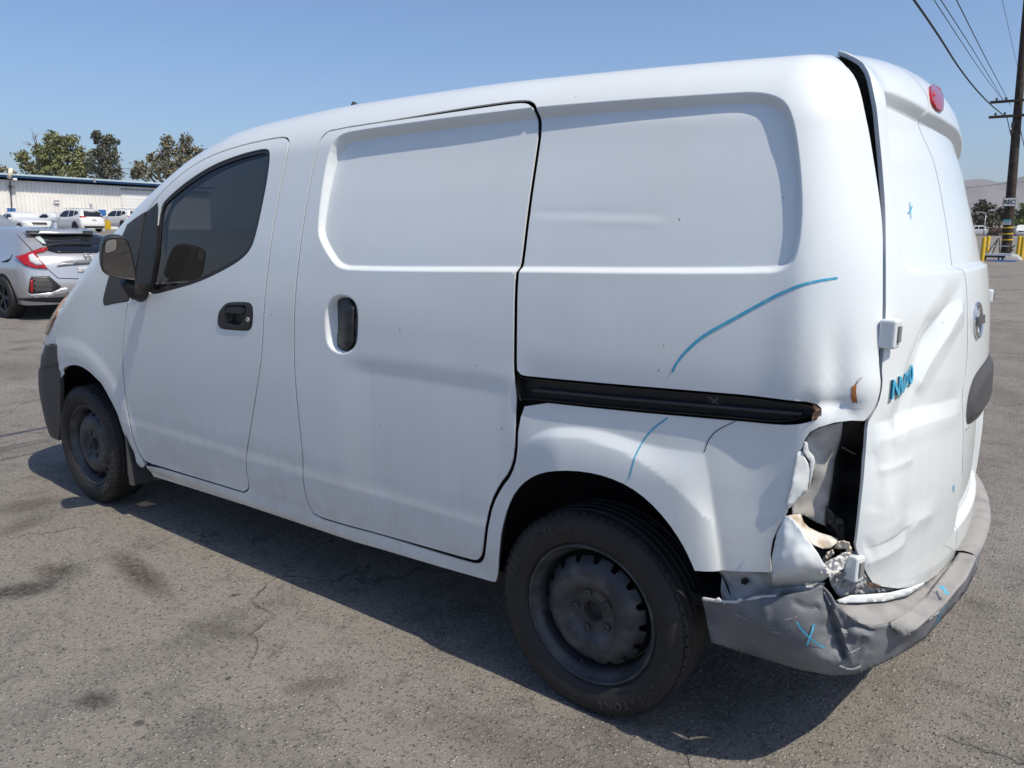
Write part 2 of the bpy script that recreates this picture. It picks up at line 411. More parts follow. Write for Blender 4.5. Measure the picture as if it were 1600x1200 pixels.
def text_mesh(s, size, depth, bold=.0, spacing=1.0, shear=0.):
    cu = bpy.data.curves.new('t', 'FONT'); cu.body = s; cu.size = size; cu.extrude = depth; cu.offset = bold; cu.space_character = spacing; cu.shear = shear
    cu.align_x = 'CENTER'; cu.align_y = 'CENTER'; cu.resolution_u = 4
    o = bpy.data.objects.new('t', cu); COL.objects.link(o); dg = bpy.context.evaluated_depsgraph_get(); me = o.evaluated_get(dg).to_mesh()
    V = np.array([v.co[:] for v in me.vertices]).reshape(-1, 3); F = [tuple(p.vertices) for p in me.polygons]
    o.evaluated_get(dg).to_mesh_clear(); bpy.data.objects.remove(o); bpy.data.curves.remove(cu)
    return V, F
def text_obj(name, s, size, m, parent, c, ex, ey, depth=.003, bold=0., spacing=1., shear=0., align=None):
    V, F = text_mesh(s, size, depth, bold, spacing, shear); ex = np.array(ex, float); ey = np.array(ey, float); ez = np.cross(ex, ey)
    W = np.array(c)+V[:, :1]*ex+V[:, 1:2]*ey+V[:, 2:]*ez
    return mesh_obj(name, W, F, m, parent, False)
# ------------------------------------------------------------------ ground
def ground_z(x, y):
    dx, dy = np.asarray(x)-CAM_P[0], np.asarray(y)-CAM_P[1]; r = np.hypot(dx, dy); yaw = np.degrees(np.arctan2(-dx, dy))
    k = sstep(yaw, 10, 50); s = .009*(1-k)+.027*k; s = s*(1-sstep(yaw, 85, 130))*sstep(yaw, -75, -30); cap = 150*(1-k)+75*k
    u = np.clip(r, 0, cap)-14; return s*np.where(u > 0, np.sqrt(u*u+9)-3, 0)
def stain(px, q, w_, col, amt):
    """stain whose long axis runs from picture point px to q on the ground"""
    a, b = at_plane([px, q], 2, 0.); c = (a+b)/2; d = b-a; return (c[0], c[1], np.hypot(d[0], d[1])/2, w_, math.atan2(d[1], d[0]), col, amt)
BRN = (.040, .030, .022); BLK = (.016, .014, .012)
STAINS = [stain((170, 855), (275, 945), .075, BRN, .85), stain((-40, 938), (120, 905), .10, BLK, .85), stain((50, 885), (130, 900), .09, BRN, .75), stain((118, 1085), (185, 1105), .055, BLK, .8), stain((-30, 800), (110, 780), .13, BRN, .6), stain((-20, 845), (80, 800), .09, BRN, .5),
          stain((208, 1133), (228, 1126), .018, BLK, .9), stain((222, 1086), (236, 1080), .014, BLK, .9), stain((356, 932), (378, 928), .014, BLK, .95), stain((350, 1062), (362, 1058), .010, BLK, .9), stain((430, 1080), (560, 1060), .05, (.06, .05, .04), .5), stain((270, 970), (420, 1000), .06, (.065, .055, .045), .5),
          stain((1490, 930), (1570, 960), .07, BRN, .4), stain((1545, 600), (1600, 640), .25, (.065, .058, .05), .5), stain((0, 560), (60, 600), .3, (.065, .058, .05), .5), stain((660, 1120), (900, 1190), .10, (.07, .06, .05), .45)]
def asphalt():
    m = bpy.data.materials.new('old_asphalt'); m.use_nodes = True; n, l = m.node_tree.nodes, m.node_tree.links; b = n['Principled BSDF']
    g = n.new('ShaderNodeNewGeometry'); pos = g.outputs['Position']
    def tex(scale, det=4, rough=.6, dist=0., st=(1, 1, 1)):
        mp = n.new('ShaderNodeMapping'); mp.inputs['Scale'].default_value = st; l.new(pos, mp.inputs[0])
        t = n.new('ShaderNodeTexNoise'); t.inputs['Scale'].default_value = scale; t.inputs['Detail'].default_value = det; t.inputs['Roughness'].default_value = rough; t.inputs['Distortion'].default_value = dist; l.new(mp.outputs[0], t.inputs['Vector']); return t.outputs[0]
    def rng(o, a, c, d=0., e=1.):
        r = n.new('ShaderNodeMapRange'); r.inputs[1].default_value = a; r.inputs[2].default_value = c; r.inputs[3].default_value = d; r.inputs[4].default_value = e; l.new(o, r.inputs[0]); return r.outputs[0]
    def mth(op, a, c):
        k = n.new('ShaderNodeMath'); k.operation = op
        for i, v in enumerate((a, c)):
            if isinstance(v, (int, float)): k.inputs[i].default_value = v
            else: l.new(v, k.inputs[i])
        return k.outputs[0]
    base = n.new('ShaderNodeRGB'); base.outputs[0].default_value = (.190, .174, .154, 1); cur = base.outputs[0]
    def mix(fac, col, amt=1.):
        nonlocal cur
        x = n.new('ShaderNodeMix'); x.data_type = 'RGBA'; l.new(mth('MULTIPLY', fac, amt), x.inputs[0]); l.new(cur, x.inputs[6]); x.inputs[7].default_value = (*col, 1); cur = x.outputs[2]
    mix(rng(tex(.45, 5), .38, .62), (.245, .228, .206), .85)
    mix(rng(tex(1.7, 7, .68), .50, .66), (.082, .076, .069), .65)
    mix(rng(tex(.9, 4, .6, .4, (1, .35, 1)), .58, .72), (.055, .051, .047), .5)
    mix(rng(tex(9, 6, .7), .52, .68), (.080, .073, .066), .65)
    # aggregate: pale and dark stones of uneven size
    def stones(scale, thr, size, col, amt, rnd=1.):
        nonlocal cur
        v = n.new('ShaderNodeTexVoronoi'); v.inputs['Scale'].default_value = scale; v.inputs['Randomness'].default_value = rnd; l.new(pos, v.inputs['Vector'])
        sp = n.new('ShaderNodeSeparateColor'); l.new(v.outputs['Color'], sp.inputs[0])
        f = mth('MULTIPLY', rng(v.outputs['Distance'], size, size*.62), rng(sp.outputs[0], thr, thr+.02)); mix(mth('MULTIPLY', f, rng(sp.outputs[1], 0, 1, .35, 1)), col, amt); return f
    mix(rng(tex(48, 6, .75), .50, .62), (.25, .236, .215), .65); mix(rng(tex(60, 6, .75, .3), .54, .64), (.034, .030, .026), .85)
    s1 = stones(64, .50, .36, (.34, .325, .30), .75); s2 = stones(88, .76, .36, (.50, .48, .435), .9); stones(76, .66, .38, (.030, .027, .024), .85)
    s3 = stones(37, .92, .22, (.48, .46, .415), .9)
    mix(rng(tex(420, 2), .5, .75), (.06, .056, .052), .4)
    # cracks
    v = n.new('ShaderNodeTexVoronoi'); v.feature = 'DISTANCE_TO_EDGE'; v.inputs['Scale'].default_value = .75
    w_ = n.new('ShaderNodeTexNoise'); w_.inputs['Scale'].default_value = 2.3; w_.inputs['Detail'].default_value = 6; l.new(pos, w_.inputs['Vector'])
    wm = n.new('ShaderNodeVectorMath'); wm.operation = 'MULTIPLY_ADD'; wm.inputs[1].default_value = (.9, .9, .9); l.new(w_.outputs['Color'], wm.inputs[0]); l.new(pos, wm.inputs[2]); l.new(wm.outputs[0], v.inputs['Vector'])
    crack = mth('MULTIPLY', rng(v.outputs['Distance'], .011, .003), rng(tex(1.1, 3), .48, .58)); mix(crack, (.045, .041, .037), .42)
    # oil and dirt stains at their places on the lot
    tn = tex(9, 6, .7); tn2 = tex(38, 5, .7)
    for (x, y, rx_, ry_, rot, col, amt) in STAINS:
        mp = n.new('ShaderNodeMapping'); mp.vector_type = 'TEXTURE'; mp.inputs['Location'].default_value = (x, y, 0); mp.inputs['Rotation'].default_value = (0, 0, rot); mp.inputs['Scale'].default_value = (rx_, ry_, 1)
        l.new(pos, mp.inputs[0]); ln = n.new('ShaderNodeVectorMath'); ln.operation = 'LENGTH'; l.new(mp.outputs[0], ln.inputs[0])
        d_ = mth('ADD', ln.outputs['Value'], mth('MULTIPLY', mth('SUBTRACT', tn, .5), 1.6)); mix(mth('MULTIPLY', rng(d_, 1.05, .35), rng(tn2, .30, .58, .35, 1)), col, amt)
    # dark oil drops
    v2 = n.new('ShaderNodeTexVoronoi'); v2.inputs['Scale'].default_value = 1.15; mp = n.new('ShaderNodeMapping'); mp.inputs['Location'].default_value = (3.3, 1.2, 0); l.new(wm.outputs[0], mp.inputs[0]); l.new(mp.outputs[0], v2.inputs['Vector'])
    sp = n.new('ShaderNodeSeparateColor'); l.new(v2.outputs['Color'], sp.inputs[0])
    mix(mth('MULTIPLY', mth('MULTIPLY', rng(v2.outputs['Distance'], .20, .02), rng(sp.outputs[0], .55, .6)), rng(tex(26, 5), .35, .6)), (.030, .027, .026), .85)
    l.new(cur, b.inputs['Base Color']); b.inputs['Roughness'].default_value = .82; b.inputs['Specular IOR Level'].default_value = .35
    h = mth('ADD', mth('MULTIPLY', mth('ADD', s1, mth('ADD', s2, s3)), .6), mth('ADD', tex(160, 5), mth('MULTIPLY', crack, -2.)))
    bu = n.new('ShaderNodeBump'); bu.inputs['Strength'].default_value = 1.; bu.inputs['Distance'].default_value = .006; l.new(h, bu.inputs['Height']); l.new(bu.outputs[0], b.inputs['Normal'])
    return m
ASPH = asphalt()
rr = np.concatenate([[.0], np.linspace(1, 40, 40), np.linspace(42, 160, 50), np.geomspace(170, 9000, 18)]); na = 96
V = []; F = []
for r in rr:
    for k in range(na):
        a = 2*math.pi*k/na; x, y = CAM_P[0]+r*math.cos(a), CAM_P[1]+r*math.sin(a); V.append((x, y, float(ground_z(x, y))))
for i in range(len(rr)-1):
    for k in range(na): F.append((i*na+k, i*na+(k+1) % na, (i+1)*na+(k+1) % na, (i+1)*na+k)[::-1] if i else (k, na+k, na+(k+1) % na)[::1])
gr = mesh_obj('ground', V, F, ASPH); bmx = bmesh.new(); bmx.from_mesh(gr.data); bmesh.ops.remove_doubles(bmx, verts=bmx.verts, dist=1e-4); bmesh.ops.recalc_face_normals(bmx, faces=bmx.faces)
bmx.to_mesh(gr.data); bmx.free(); structure(gr)
def ground_at(px):
    d = rays([px])[0]; t = 3.
    for _ in range(4000):
        p = CAM_P+d*t
        if p[2] <= float(ground_z(p[0], p[1])): return p
        t += .05
    return p
# ================================================================== the van
TUM = PC([(.15, .79), (.25, .812), (.33, .834), (.45, .852), (.6, .861), (.85, .866), (1.05, .863), (1.25, .848), (1.45, .818), (1.66, .775), (1.9, .722)])
NAR = PC([(-2.4, .075), (-1.9, .022), (-1.46, .0), (-1.0, .008), (-.5, .004), (0, .0), (1.4, .0), (1.8, .004), (2.3, .02)])
ZRE = PC([(-2.5, .60), (-2.35, .71), (-2.2, .79), (-2.0, .855), (-1.8, .94), (-1.6, 1.045), (-1.4, 1.165), (-1.2, 1.31), (-1.0, 1.442), (-.75, 1.582), (-.5, 1.69), (-.25, 1.75), (0, 1.77), (.4, 1.787), (.9, 1.79), (1.4, 1.778), (1.9, 1.757), (2.3, 1.735)])
XR = PC([(.2, 2.25), (.5, 2.28), (.7, 2.285), (.9, 2.275), (1.1, 2.262), (1.25, 2.240), (1.5, 2.170), (1.7, 2.115), (1.9, 2.05)])
XFz = PC([(.1, -2.37), (.3, -2.40), (.5, -2.405), (.65, -2.35), (.8, -2.26), (.95, -2.18), (1.1, -2.10)])
def fvan(p):
    x, y, z = p[..., 0], p[..., 1], p[..., 2]; ay = np.abs(y)
    side = ay-(TUM(z)-NAR(x)); roof = (z-(ZRE(x+.20*(ay**2-.46))+.055*(1-(ay/.68)**2)))*.93
    rear = x-(XR(z)-.213*ay**2); front = XFz(z)+.42*(ay/.86)**5-x
    return rmax(rmax(rmax(side, roof, .13), rear, .12), front, .14)
VS = Shell(fvan, -1.75, 1.88, .50, lambda x: ZRE(x)-.30)
VAN = thing('delivery_van', 'white cargo van with crushed rear corner, missing tail light and torn grey bumper', 'van')
T = VS.trace
def cat(*ls): return np.concatenate([np.asarray(l, float) for l in ls])

# ---- outlines read off the photograph, carried onto the body surface
DOOR_TOP = [(229.3, 330), (243.5, 310), (263.3, 289), (286, 269), (308.6, 253.5), (337, 239.3), (371, 228), (405, 219.5), (430, 214.8), (441.8, 213.3), (449, 214.2), (452.3, 219), (452, 226), (447.5, 253.5), (436, 307), (424.8, 375), (415, 457.5), (412.7, 493), (410, 554.7), (402, 608), (391, 677), (385.5, 712), (387, 739), (391, 756), (389.5, 766), (383, 770)]
DOOR_BOT = [(383, 770), (308, 747), (255, 730.5), (235.5, 724.6), (225, 717.7), (214.5, 698.5), (205, 666), (197, 631), (192, 585), (190.7, 547), (193.4, 505), (200.3, 470)]
DOOR_FRONT = [(200.3, 470), (206, 452), (213, 420), (220, 385), (229.3, 330)]
SLIDE_L = [(472.8, 736), (473.6, 724), (470, 684), (464, 628), (460, 580), (458.8, 520), (460.8, 460), (469.3, 380), (480, 310.7), (490.7, 252), (498.7, 222.7), (505.3, 211), (517.3, 202.4), (626.7, 185.9), (733.3, 169.5), (800, 160), (821.3, 158.8), (830.7, 162), (835, 169.3), (834.7, 188), (826.7, 252), (818.7, 321.3), (810.7, 406.7), (807.5, 421), (805.3, 460), (804.8, 500), (804.2, 560), (804.4, 580)]
SLIDE_R = [(806, 598), (808, 616), (806.2, 660), (804.8, 712), (796, 740), (780, 760), (766, 788), (760, 816), (756, 852), (754, 870), (747, 878), (736, 877), (640, 849), (540, 820), (494, 806), (484, 792), (476, 764)]
TRACK = [(807, 583), (812, 589.5), (824.7, 592.5), (955, 604.5), (1150, 621), (1173, 623.5), (1258, 633), (1272, 636.6), (1281, 641.5), (1270, 652.5), (1249, 658.8), (1215, 660.5), (1150, 654), (955, 637), (819, 622.5), (810.5, 628)]
ARCH_R = [(776, 908), (777.5, 890), (778, 871.7), (782, 829), (790.7, 795), (804.8, 766.9), (824.7, 748.4), (853, 735.7), (884, 731.4), (921, 733.4), (955, 741), (989, 755.5), (1020, 778), (1048.5, 809), (1071, 843), (1082.5, 866), (1092.5, 890)]
TORN = [(1150, 893), (1205, 895), (1203, 868), (1207, 845), (1216, 825), (1227, 808), (1230, 800), (1227.5, 788), (1234, 770), (1236.5, 757), (1240, 750), (1241, 732), (1245, 711), (1253, 702), (1257, 689), (1266, 675), (1280, 667.5), (1305, 661), (1330, 657), (1350, 657)]
REAREDGE = [(1350, 657), (1357, 648), (1366, 632), (1372, 600), (1371, 575), (1373, 545), (1377, 525), (1379, 500), (1379.5, 400), (1379, 357), (1374.8, 315), (1369, 275), (1363.5, 241), (1358, 207), (1352, 179), (1345, 145), (1336.6, 121), (1323.8, 105)]
RECESS = [(525.3, 217.3), (532, 211.5), (546.7, 206), (653.3, 190.7), (760, 177.3), (837.5, 168), (987.5, 156), (1081, 150), (1159, 145), (1184, 145), (1209, 149.7), (1226.6, 160.6), (1236, 179), (1243.8, 213.8), (1250, 270), (1252.5, 323), (1250, 363.8), (1245, 392), (1237.5, 410.6), (1222, 421.6), (1200, 425.6), (1018.8, 426), (806.7, 423.5), (653, 423), (546.7, 421.3), (532, 418.7), (522.7, 412), (513.3, 398.7), (502.7, 380), (498, 366.7), (497.3, 353), (501.3, 310.7), (509.3, 260), (517.3, 228)]
CUP = [(507.8, 506.8), (508.7, 484.8), (512.8, 474.7), (520, 464.7), (529.3, 461.5), (540.3, 462), (549.5, 466.5), (556, 474.7), (558.7, 486.7), (559, 506.8), (558, 530.7), (554, 542.6), (546.7, 550), (536.7, 553), (526.6, 551.3), (517.4, 546), (510, 535)]
FLARE = [(800, 712), (818, 690), (840, 673), (870, 665), (920, 667), (960, 676), (1000, 690), (1040, 699.5), (1097, 706), (1103, 713), (1112, 760), (1122, 830), (1128, 868), (1131, 900)]
rec_ab = T(RECESS); cup_ab = T(CUP, smooth=2, step=4)
fl_ab = T(FLARE, closed=False, smooth=2); fl_poly = np.concatenate([fl_ab, [[fl_ab[-1, 0], fl_ab[-1, 1]-.8], [fl_ab[0, 0], fl_ab[-1, 1]-.8]]])
trk_ab = T(TRACK, smooth=1)
def pt(x, y): return T([(x, y)], smooth=0)[0]
def gauss(A, c, sa, sb, rot=0.):
    d = A-c; ca, sa_ = math.cos(rot), math.sin(rot); u = d[:, 0]*ca+d[:, 1]*sa_; v = -d[:, 0]*sa_+d[:, 1]*ca
    return np.exp(-(u/sa)**2-(v/sb)**2)
def ridge(A, line, wd):
    d, t = seg_dist(A, line, False); n = max(len(line)-1, 1); t = t
    return np.exp(-(d/wd)**2)*np.clip(np.sin(np.clip(t, 0, 1)*math.pi)*2.2+.12, 0, 1)
def zof(A): return A[:, 1]+VS.zb(np.clip(A[:, 0], VS.XA, VS.XB))
def fold(A, line, wd, p=1.5):
    d, t = seg_dist(A, line, False); return np.clip(1-d/wd, 0, 1)**p*np.clip(np.sin(np.clip(t, 0, 1)*math.pi)*2.5+.1, 0, 1)
c_dent = pt(1304, 596); c_ridge = pt(1286, 606); c_bump = pt(1353, 606); c_low = pt(1190, 770); c_roll = pt(1243, 560)
l_rec = T([(815, 345), (880, 347), (960, 345), (1040, 346)], closed=False, smooth=0)
l_shelf = T([(1245, 634), (1290, 634), (1345, 640)], closed=False, smooth=0)
def d_side(A):
    a, b = A[:, 0], A[:, 1]; z = zof(A); d = np.zeros(len(A))
    s = sdist(A, rec_ab); d += -(.017+.017*sstep(z, 1.22, 1.68)*sstep(a, -.2, .2)*(1-.55*sstep(a, 1.0, 2.0)))*sstep(s, -.003, .013)
    s = sdist(A, cup_ab); d += -.034*sstep(s, -.002, .020)
    # waist line and rocker crease of the pressed side
    d += -.0045*(1-sstep(z, .90, .965))*sstep(a, .45, .65)*(1-sstep(a, 1.15, 1.30))
    d += .0024*(1-sstep(z, .475, .52))-.006*(1-sstep(z, .91, 1.05))*sstep(a, 1.2, 1.3)*(1-sstep(a, 1.95, 2.1))*sstep(z, .75, .9)
    d += np.where(a > -1.1, .010*np.exp(-((z-.290)/.030)**2)*(z < .345), 0)
    # rear arch flare, fading out forward
    s = sdist(A, fl_poly); Rr = np.hypot(a-1.4625, (z-.30)*.97); t_ = np.maximum(s, 0)/(np.maximum(s, 0)+np.maximum(Rr-.485, .022)+1e-6)
    d += .028*sstep(t_, -.25, 1.)*np.clip(s/.006, 0, 1)*sstep(a, fl_ab[0, 0]+.01, fl_ab[0, 0]+.18)-.028*.104*np.clip(s/.006, 0, 1)*sstep(a, fl_ab[0, 0]+.01, fl_ab[0, 0]+.18)
    # front arch
    R = np.hypot(a+1.4625, z-.30); k = (a < -.9)
    d += np.where(k, .0045*(1-sstep(R, .49, .56))-.004*(1-sstep(R, .43, .455)), 0)
    # crash damage of the corner
    d += -.015*gauss(A, c_dent, .030, .10)+.010*gauss(A, c_ridge, .024, .09)+.016*gauss(A, c_bump, .05, .055)
    d += -.012*fold(A, l_shelf, .035)-.012*gauss(A, c_low, .10, .16)+.006*gauss(A, c_roll, .05, .25)
    d += .0010*ridge(A, l_rec, .014)-.0009*ridge(A, l_rec+[0, .02], .014)
    return d
RO = (.009, .005, .001, -.003, -.0065, -.010, -.0135, -.017, -.021)
LO = lambda w_, n_: tuple(np.linspace(-w_, w_, n_))
SD = [(rec_ab, RO, .010, True), (cup_ab, (.005, .001, -.003, -.007, -.011, -.015, -.019, -.023), .005, True), (fl_ab, tuple(np.arange(-.24, .245, .008)), .010, False)]

top = lambda a: (a, .548)
tail = T(REAREDGE, closed=False)
pil = np.array([[tail[-1, 0]-.005, .35], [tail[-1, 0]-.03, .548], [1.4, .548], [.6, .548], [0, .548], [-.35, .548], [-.6, .50], [-.8, .42], [-1.02, .36], [-1.14, .325], [-1.22, .30]])
pil = np.concatenate([resample(pil, .05, False), T([(189, 372), (199, 350.5), (212, 340.5), (226, 331.5)], closed=False, smooth=0)])
door_top = T(DOOR_TOP, closed=False); door_bot = T(DOOR_BOT, closed=False); door_front = T(DOOR_FRONT, closed=False, smooth=0)
sill = T([(232, 727), (241, 744), (390, 790), (560, 846), (700, 887), (776, 909)], closed=False, smooth=0)
arch = T(ARCH_R, closed=False, smooth=1); torn = T(TORN, closed=False, smooth=0, step=4)
k_sill = T([(383, 770), (308, 747), (255, 731), (232, 727)], closed=False, smooth=0)
side_out = cat(tail, pil, door_top[:-1], k_sill[:-1], sill[:-1], arch[:-1], torn[:-1])
slide_ab = T(SLIDE_L+SLIDE_R, smooth=1)
slide_hole = T(SLIDE_L+TRACK[:-1]+SLIDE_R[2:], smooth=1, step=5)
front_ab = cat(door_top[:-1], door_bot[:-1], door_front[:-1])
GLASS = [(417.7, 232), (422.5, 238), (419, 273), (410.6, 318.6), (399.3, 369.6), (392, 389.5), (376.6, 406.5), (348, 423.5), (308.6, 442), (269, 453), (230.7, 463), (235, 443), (243.5, 401), (247.7, 324), (269, 301.6), (297.3, 279), (331.3, 257.7), (371, 242), (405, 233)]
glass_ab = T(GLASS, smooth=2, step=5)
panel(VS, 'body_side', side_out, PAINT, VAN, holes=[offset_poly(slide_hole, .0028+.0047*sstep(slide_hole[:, 0], .6, 1.0))], disp=d_side, grid=.018, dense=SD, flange=.005)
SLD = panel(VS, 'sliding_door', offset_poly(slide_ab, -.0036-.0018*sstep(slide_ab[:, 0], .6, 1.0)), PAINT, VAN, disp=d_side, grid=.02, dense=SD[:2], flange=.005)
hp = [(340, 500), (340.3, 494.7), (342, 487.3), (346.7, 480.7), (352.7, 474.7), (358.7, 472.7), (373.3, 472), (388, 472.5), (392.7, 475.3), (395, 481.3), (395.5, 492), (394.5, 506.7), (392, 514), (387.3, 516.7), (373.3, 516.3), (348, 514.3), (342.7, 511.3), (340.3, 506)]
hpa = T(hp, smooth=2, step=3)
FDR = panel(VS, 'front_door', offset_poly(front_ab, -.0066), PAINT, VAN, holes=[glass_ab, offset_poly(hpa, .001)], disp=d_side, grid=.02, flange=.005)
SLD['label'] = 'flat white sliding door with recessed blank panel'
# window: rubber seal and dark glass
panel(VS, 'window_seal', offset_poly(glass_ab, .001), BLACK, FDR, holes=[offset_poly(glass_ab, -.016)], disp=d_side, grid=.05, off=-.004, flange=.01)
panel(VS, 'window', offset_poly(glass_ab, -.010), TINT, FDR, disp=d_side, grid=.05, off=-.009, flange=0)
QW = [(199, 350), (212, 340), (226, 331), (219, 385), (212, 420), (205, 450), (199.5, 470), (163.5, 477), (160.5, 470), (166, 447), (176, 412), (187, 378)]
panel(VS, 'quarter_window', offset_poly(T(QW, smooth=0), -.002), FADEDB, VAN, grid=.04, off=.001, flange=.01)
panel(VS, 'pillar_trim', T([(229.5, 333), (246.5, 317), (247.5, 325), (244, 400), (236, 445), (231.5, 462.5), (206, 468), (213, 430)], smooth=0), BLACK, FDR, grid=.05, off=.003, flange=.008)
# front wing
FEND = [(200.3, 470), (193.4, 505), (190.7, 547), (192, 585), (197, 631), (205, 666), (214.5, 698.5), (225, 717.7), (232, 727), (226, 732), (219, 723), (208, 699), (195.5, 681.7), (186, 653), (176.7, 633), (168, 616.7), (158.8, 600), (150, 591.7), (140, 581.7), (126.7, 573), (116.7, 571), (108, 571.7), (100, 575.8), (94, 582.5), (90, 570), (87.5, 553), (87.5, 536.7), (86, 523), (86, 503), (90, 488)]
fend = T(FEND, closed=False, smooth=1)
hood_edge = resample(np.array([[fend[-1, 0]+.02, fend[-1, 1]+.10], [fend[-1, 0]+.12, .16], [-1.62, .20], [-1.40, .26], [-1.25, .30]]), .04, False)
fq = T([(189, 373.5), (176, 412), (166, 447), (160.5, 470), (163.5, 477)], closed=False, smooth=0)
panel(VS, 'front_fender', cat(offset_poly(cat(fend, hood_edge, fq), -.003)), PAINT, VAN, disp=d_side, grid=.016, flange=.016)
# handles
hp = [(340, 500), (340.3, 494.7), (342, 487.3), (346.7, 480.7), (352.7, 474.7), (358.7, 472.7), (373.3, 472), (388, 472.5), (392.7, 475.3), (395, 481.3), (395.5, 492), (394.5, 506.7), (392, 514), (387.3, 516.7), (373.3, 516.3), (348, 514.3), (342.7, 511.3), (340.3, 506)]
hpa = T(hp, smooth=2, step=3)
pocket = T([(352, 487), (353.5, 480), (357.5, 478), (382.7, 478), (384.7, 480), (384.3, 491), (382, 499.3), (376, 506.7), (372, 508), (357.3, 506.3), (353, 503.3)], smooth=1, step=3)
HB = panel(VS, 'door_handle', hpa, BLACK, FDR, disp=lambda A: d_side(A)+.003*sstep(sdist(A, hpa), 0, .008)-.030*sstep(sdist(A, pocket), -.001, .006), grid=.006, flange=.01, estep=.006)
panel(VS, 'grip', T([(353, 489), (354, 481), (358, 479), (383, 479), (384, 490.5)], smooth=1, step=3), BLACK, HB, disp=d_side, off=.002, grid=.01, flange=.012, estep=.006)
def knob(name, px, r, m, parent, off, h=.006):
    A = pt(*px)[None]; e = .004; p = VS.P(A[:, 0], A[:, 1], off+d_side(A))[0]; n = np.cross(VS.P(A[:, 0]+e, A[:, 1])[0]-VS.P(A[:, 0], A[:, 1])[0], VS.P(A[:, 0], A[:, 1]+e)[0]-VS.P(A[:, 0], A[:, 1])[0]); n /= np.linalg.norm(n)
    return MB().lathe([(r, -.004), (r, h*.7), (r*.85, h), (r*.55, h), (r*.5, h*.6), (0, h*.6)], p, n, 20).build(name, m, parent, True, 30)
knob('lock', (388.7, 499.3), .009, STEEL, HB, .003, .003)
SH = sheet(fvan, 'sliding_door_handle', [(528, 466.3, -.020), (544, 466.5, -.010), (551.8, 481, .0), (551.3, 508.7, .002), (550.4, 537, .0), (542.6, 550, -.010), (527.5, 549.5, -.020), (526.6, 522, -.020), (528, 520.6, -.020), (527.5, 479.3, -.020)], BLACK, SLD, inner=[(541, 485, .001), (541, 508, .003), (540, 535, .001)], thick=.012, step=3)
knob('lock', (534.3, 536), .009, STEEL, SH, .020, .006)
# sliding-door rail
panel(VS, 'door_rail', trk_ab, BLACK, VAN, off=-.034, grid=.03, flange=-.034)
rl = VS.P(*T([(826, 611), (955, 624), (1150, 641), (1255, 650)], closed=False, smooth=0).T, -.018)
MB().tube(rl, .006, 6).build('rail_bar', FADEDB, VAN, True)
xs = mat('grey_pencil', (.16, .16, .165), .7)
for st in ([(1098, 623), (1115, 636)], [(1114, 624), (1104, 634)]):
    ribbon(VS, 'pencil_cross', st, .005, xs, VAN, off=-.0325)
# tears at the rail end, rust in the fold
panel(VS, 'torn_rail_end', T([(1271, 633), (1278, 637), (1283, 640), (1281, 645), (1283, 648), (1277, 652), (1273, 657), (1268, 656.5), (1268, 650), (1273, 643)], smooth=0, step=3), DRUST, VAN, disp=lambda A: d_side(A)+.003*np.sin(A[:, 0]*700), off=.002, grid=.006, flange=.004, estep=.004)
panel(VS, 'rust_tear', T([(1335.5, 595), (1333, 601), (1328, 604), (1329.5, 611), (1328, 620), (1331, 627), (1333, 632), (1334, 627), (1338, 631), (1337, 624), (1334.5, 612), (1335.5, 602)], smooth=1, step=3), RUST, VAN, disp=d_side, off=.0012, grid=.006, flange=0, estep=.004)
panel(VS, 'chipped_edge', T([(1336, 594), (1339, 590), (1345, 587), (1343, 590), (1338, 597)], smooth=0, step=3), STEEL, VAN, disp=d_side, off=.0012, grid=.006, flange=0, estep=.004)

# ---- inner skin: black sheet that paints deep shade into the panel gaps
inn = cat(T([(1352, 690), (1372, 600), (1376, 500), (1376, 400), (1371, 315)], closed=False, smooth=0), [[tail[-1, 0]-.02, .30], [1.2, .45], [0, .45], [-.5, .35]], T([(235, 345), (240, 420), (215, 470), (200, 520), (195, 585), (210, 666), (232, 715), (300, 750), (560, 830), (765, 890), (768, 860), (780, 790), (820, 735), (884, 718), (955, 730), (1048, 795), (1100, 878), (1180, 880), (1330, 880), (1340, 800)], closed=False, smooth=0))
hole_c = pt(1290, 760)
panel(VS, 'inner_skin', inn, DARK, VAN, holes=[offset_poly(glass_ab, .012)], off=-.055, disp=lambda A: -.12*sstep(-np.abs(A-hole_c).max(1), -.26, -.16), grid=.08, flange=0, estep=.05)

# ---- rear doors
SEAM = [(1447, 153.5), (1450, 170.5), (1446.5, 177), (1454, 201.7), (1465.5, 241), (1476.8, 289.5), (1485, 335), (1491, 371.6), (1494.3, 400), (1497, 418.4), (1503.5, 423.5), (1507.6, 445), (1509.3, 513), (1507.6, 575.7), (1499.5, 615), (1502.8, 655), (1501, 740), (1497, 793), (1492, 841), (1490.7, 868)]
LD_BOT = [(1489, 878), (1445.5, 909.5), (1417, 918), (1400, 920), (1375.5, 916.5), (1360, 909.5), (1351, 895.5), (1335, 857)]
LD_LEFT = [(1334, 850), (1336, 835), (1341, 790), (1347, 740), (1351, 690), (1353, 660), (1359, 650), (1370, 632), (1377, 600), (1375, 575), (1379, 545), (1381.5, 500), (1381.5, 400), (1381, 343), (1380, 315), (1377.6, 281), (1374.2, 241.3), (1370.5, 207.3), (1366.3, 173.3), (1360.6, 147.8), (1353.5, 122.3), (1343.6, 107)]
seam = T(SEAM, closed=False, smooth=1, step=5)
ldl = T(LD_LEFT, closed=False, smooth=1); ldb = T(LD_BOT, closed=False, smooth=0)
a_s, b_s = seam[0]
topL = np.array([[a_s, .50], [a_s-.2, .50], [ldl[-1, 0]+.01, .47], [ldl[-1, 0]-.035, .47], [ldl[-1, 0]-.03, .42]])
left_ab = cat(offset_poly(cat(seam[::-1], resample(topL, .04, False), ldl[::-1], ldb[::-1]), -.0022))
